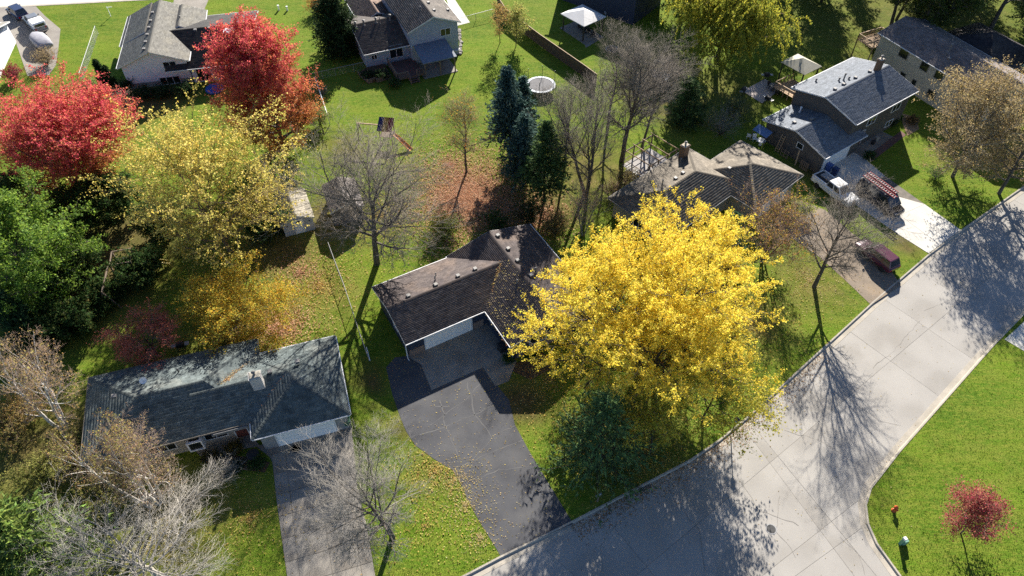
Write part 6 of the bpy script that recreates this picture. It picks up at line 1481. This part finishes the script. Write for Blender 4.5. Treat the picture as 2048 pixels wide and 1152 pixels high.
# woodland beyond the gardens, top right
rsw = np.random.RandomState(9)
wood = 'leafy dark tree in the woodland along the top right edge'; wood2 = 'tall conifer in the woodland along the top right edge'; wood3 = 'nearly bare tree in the woodland along the top right edge'
kinds = [broadleaf('woodland_tree', (58, 103), wood, 15, 6.0, 271, n=(20, 8, 6), nleaf=15000, lsize=.27, pal=[(.06, .10, .025), (.09, .13, .03), (.13, .14, .04)], tr=.3, t0=.3, group='woodland trees'),
         conifer('woodland_tree', (36, 112), wood2, 15, 3.6, 272, SPRUCE_G, nb=100, base=.12, group='woodland trees'),
         bare('woodland_tree', (52, 118), wood3, 16, 5.0, 273, n=(16, 8, 7, 4), group='woodland trees', tr=.3, nleaf=1500, pal=[(.2, .2, .05)])]
for i, (x, y) in enumerate(((60, 106), (66, 113), (74, 104), (82, 110), (90, 104), (40, 119), (48, 124), (58, 125), (68, 124), (78, 122), (29, 112), (30, 122), (88, 118), (96, 112), (62, 99), (20, 126), (70, 118), (52, 112), (44, 130), (60, 131), (72, 130), (84, 128), (34, 129), (92, 124), (64, 107), (78, 103), (86, 100), (94, 98), (38, 115), (27, 107), (22, 113), (70, 110))):
    copy_thing(kinds[i % 3 if i < 12 else (0, 1)[i % 2]], (x + rsw.normal(0, .7), y + rsw.normal(0, .7)), rsw.rand() * 6, rsw.uniform(.8, 1.15), (wood, wood2, wood3)[i % 3 if i < 12 else (0, 1)[i % 2]])

def scatter(poly_pts, n, rs, sd=None):
    P = np.array(poly_pts); lo, hi = P.min(0), P.max(0); out = np.zeros((0, 2))
    while len(out) < n:
        q = rs.uniform(lo, hi, (n * 2, 2)); out = np.concatenate([out, q[in_poly(q, poly_pts)]])
    return out[:n]
def ground_leaves(name, pts, pal, seed, size=.13, z=.02, jit=.02, w=None, label='fallen leaves scattered over the ground'):
    rs = np.random.RandomState(seed); n = len(pts)
    C = np.column_stack([pts, z + rs.uniform(0, jit, n)])
    nr = unit(rs.normal(0, .35, (n, 3)) + np.array([0, 0, 1])); a = unit(np.cross(nr, rs.normal(0, 1, (n, 3)))); b = np.cross(nr, a); s = size * rs.uniform(.5, 1.3, n)[:, None] * .5
    V = np.stack([C + a * s * 1.1, C - a * s * .7 + b * s * .8, C - a * s * .7 - b * s * .8], 1).reshape(-1, 3)
    col = pick_col(rs, pal, n, w, .3)
    return tag(link(name, np_mesh(name, V, np.arange(3 * n).reshape(n, 3), M_LEAF, {'tint': ('FACE', 'FLOAT_COLOR', np.column_stack([col, np.ones(n)]))})), label, 'leaves', kind='stuff')
rs = np.random.RandomState(41)
def blob(px, py, r, n, sq=1.0):
    c = np.array(site(px, py)); a = rs.rand(n) * 6.283; d = r * np.abs(rs.normal(0, .5, n)); return np.column_stack([c[0] + np.cos(a) * d, c[1] + np.sin(a) * d * sq])
ORG = [(.58, .34, .2), (.64, .4, .26), (.52, .28, .16), (.66, .45, .3), (.44, .24, .14)]
GOLD = [(.6, .45, .14), (.66, .52, .2), (.5, .34, .1), (.42, .27, .09)]
PALE = [(.55, .45, .24), (.62, .52, .3), (.46, .34, .16), (.6, .48, .14)]
HOUSE_ZONES = [[(o.location.x + math.cos(o.rotation_euler.z) * u - math.sin(o.rotation_euler.z) * v, o.location.y + math.sin(o.rotation_euler.z) * u + math.cos(o.rotation_euler.z) * v) for u, v in ((r[0] + .4, r[2] + .4), (r[1] - .4, r[2] + .4), (r[1] - .4, r[3] - .4), (r[0] + .4, r[3] - .4))] for o, r in ((hA, gA), (hA, wA), (hB, (-13.3, 1.2, 1.7, 10.6)), (hB, (0, 8.1, 0, 8.8)), (hC, gC), (hC, dC), (hD, gD), (hD, lD), (hE, e1), (hE, e2), (hF, f1), (hF, f2), (hG, g1), (hG, g2))]
def off_house(P, hard=()):
    m = np.zeros(len(P), bool)
    for z in HOUSE_ZONES: m |= in_poly(P, z)
    for z in hard: m |= in_poly(P, z)
    return P[~m]
orange = off_house(np.concatenate([blob(935, 395, 9.0, 34000, 1.2), blob(1000, 430, 7, 3500), blob(900, 330, 8, 2200), blob(560, 655, 5, 3500, .8), blob(1085, 430, 7, 2500), blob(600, 545, 7, 1600)]))
ground_leaves('fallen_leaves', orange, ORG, 51, .16, .06, .06, label='salmon-orange carpet of fallen leaves behind the navy house')
gold = off_house(np.concatenate([blob(1310, 700, 15, 9000), blob(1250, 880, 10, 5000), blob(640, 570, 8, 2600), blob(540, 650, 6, 2200), blob(1500, 640, 9, 2600), blob(870, 940, 5, 1000), blob(850, 1050, 7, 700), blob(430, 560, 13, 5000), blob(1100, 760, 7, 1500), blob(480, 680, 6, 1800), blob(760, 430, 10, 1800), blob(500, 1040, 6, 900), blob(880, 830, 6, 200)]), [ROAD, DRIVE_A, APRON_A, WALK_A])
ground_leaves('fallen_leaves', gold, GOLD, 52, .13, .04, .05, label='golden fallen leaves under the yellow trees')
pale = off_house(np.concatenate([scatter(DRIVE_A, 420, rs), np.column_stack([rs.uniform(-40, 32, 2400), rs.uniform(18, 66, 2400)]), blob(910, 960, 3.5, 900), blob(930, 1010, 3.0, 700), blob(960, 1075, 2.5, 500), blob(330, 1060, 9, 1600), blob(1620, 560, 9, 1600), blob(1850, 330, 8, 700)]), [ROAD, DRIVE_F])
ground_leaves('fallen_leaves', pale, PALE, 53, .11, .03, label='pale fallen leaves sprinkled on lawns and the asphalt driveway')
# drift of leaves in the gutter and in the roof valleys
k = np.array(sites([(1640, 705), (1500, 835), (1380, 925), (1250, 992), (1140, 1052)])); t = rs.rand(2600) * 3.999; i = t.astype(int)
gut = k[i] + (k[np.minimum(i + 1, 4)] - k[i]) * (t - i)[:, None] + np.array([.35, -.5]) * np.abs(rs.normal(0, 1.3, 2600))[:, None]
ground_leaves('fallen_leaves', gut, [(.4, .25, .13), (.34, .2, .1), (.48, .32, .14), (.28, .17, .1)], 54, .11, -.085, label='brown leaf drift along the street gutter')
rd = np.column_stack([rs.uniform(-5, 55, 1500), rs.uniform(15, 65, 1500)]); rd = rd[in_poly(rd, ROAD)]
ground_leaves('fallen_leaves', rd, PALE, 55, .1, -.09, label='a few dry leaves lying on the street')
def valley(h, p, q, n, spread, pal, seed, w0=1.0):
    rs = np.random.RandomState(seed); t = rs.rand(n) ** .8; p, q = np.array(p), np.array(q)
    C = p + (q - p) * t[:, None] + rs.normal(0, spread, (n, 3)) * np.array([1, 1, .15]); C[:, 2] += .07
    nr = unit(rs.normal(0, .4, (n, 3)) + np.array([0, 0, 1])); a = unit(np.cross(nr, rs.normal(0, 1, (n, 3)))); b = np.cross(nr, a); s = .13 * rs.uniform(.5, 1.2, n)[:, None] * .5
    V = np.stack([C + a * s * 1.1, C - a * s * .7 + b * s * .8, C - a * s * .7 - b * s * .8], 1).reshape(-1, 3); col = pick_col(rs, pal, n, None, .3)
    link('leaf_drift', np_mesh('leaf_drift', V, np.arange(3 * n).reshape(n, 3), M_LEAF, {'tint': ('FACE', 'FLOAT_COLOR', np.column_stack([col, np.ones(n)]))}), h, kind='stuff')
BRN = [(.42, .2, .08), (.36, .16, .07), (.5, .28, .12)]
valley(hA, (12.3, 4.05, 3.72), (8.35, .0, 2.62), 520, .11, BRN + PALE, 61); valley(hA, (8.35, 0, 2.63), (8.3, -4.9, 2.63), 800, .1, BRN + PALE, 62); valley(hB, (-2.0, 5.6, 3.8), (1.1, 8.75, 2.62), 520, .15, BRN + PALE[:2], 63); valley(hB, (-.0, 1.75, 2.65), (3.2, 5.1, 3.72), 130, .1, BRN, 64)
ra = rs.uniform((8.5, -4.8), (13, 4), (420, 2)); C3 = np.column_stack([ra, 2.75 + (ra[:, 0] - 8.29) * .245])
for pp in (C3,):
    n = len(pp); V, F = leaf_faces(rs, pp + [0, 0, .06], .1, 6.0); col = pick_col(rs, PALE, n); link('leaf_drift', np_mesh('leaf_drift', V, F, M_LEAF, {'tint': ('FACE', 'FLOAT_COLOR', np.column_stack([col, np.ones(n)]))}), hA, kind='stuff')

# grass blades standing in the turf
def grass_blades(n=440000):
    rs = np.random.RandomState(71)
    v = rs.rand(n) ** 1.25; Y = 19 + v * 95; X = rs.uniform(-1, 1, n) * (30 + Y * .48)
    P = np.column_stack([X, Y]); P = P[in_poly(P, [(-36, 17), (38, 17), (96, 116), (-96, 116)])]
    P = off_house(P, HARD); n = len(P)
    dry = np.full(n, .1)
    for x, y, r, d, b in SPOTS: dry = np.maximum(dry, (d + b) * np.exp(-((P[:, 0] - x) ** 2 + (P[:, 1] - y) ** 2) / (r * .6) ** 2))
    keep = rs.rand(n) > dry * .75; P = P[keep]; dry = dry[keep]; n = len(P)
    h = rs.uniform(.05, .11, n); a = rs.rand(n) * 6.283; w = rs.uniform(.012, .028, n); ln = rs.normal(0, .04, (n, 2))
    cs = np.column_stack([np.cos(a), np.sin(a)]) * w[:, None]
    V = np.zeros((n, 3, 3)); V[:, 0, :2] = P - cs; V[:, 1, :2] = P + cs; V[:, 2, :2] = P + ln; V[:, 2, 2] = h
    c = np.clip(dry + rs.normal(0, .18, n), 0, 1)[:, None]
    col = np.array([.098, .188, .015]) * (1 - c) + np.array([.21, .18, .05]) * c
    col *= rs.uniform(.85, 1.15, (n, 1))
    me = np_mesh('grass', V.reshape(-1, 3), np.arange(3 * n).reshape(n, 3), M_GRASS, {'tint': ('FACE', 'FLOAT_COLOR', np.column_stack([col, np.ones(n)]))})
    tag(link('grass', me), 'short green grass blades over the lawns', 'grass', kind='stuff')
M_GRASS = leaf_mat('grass_blade', .45, rough=.7)
grass_blades()
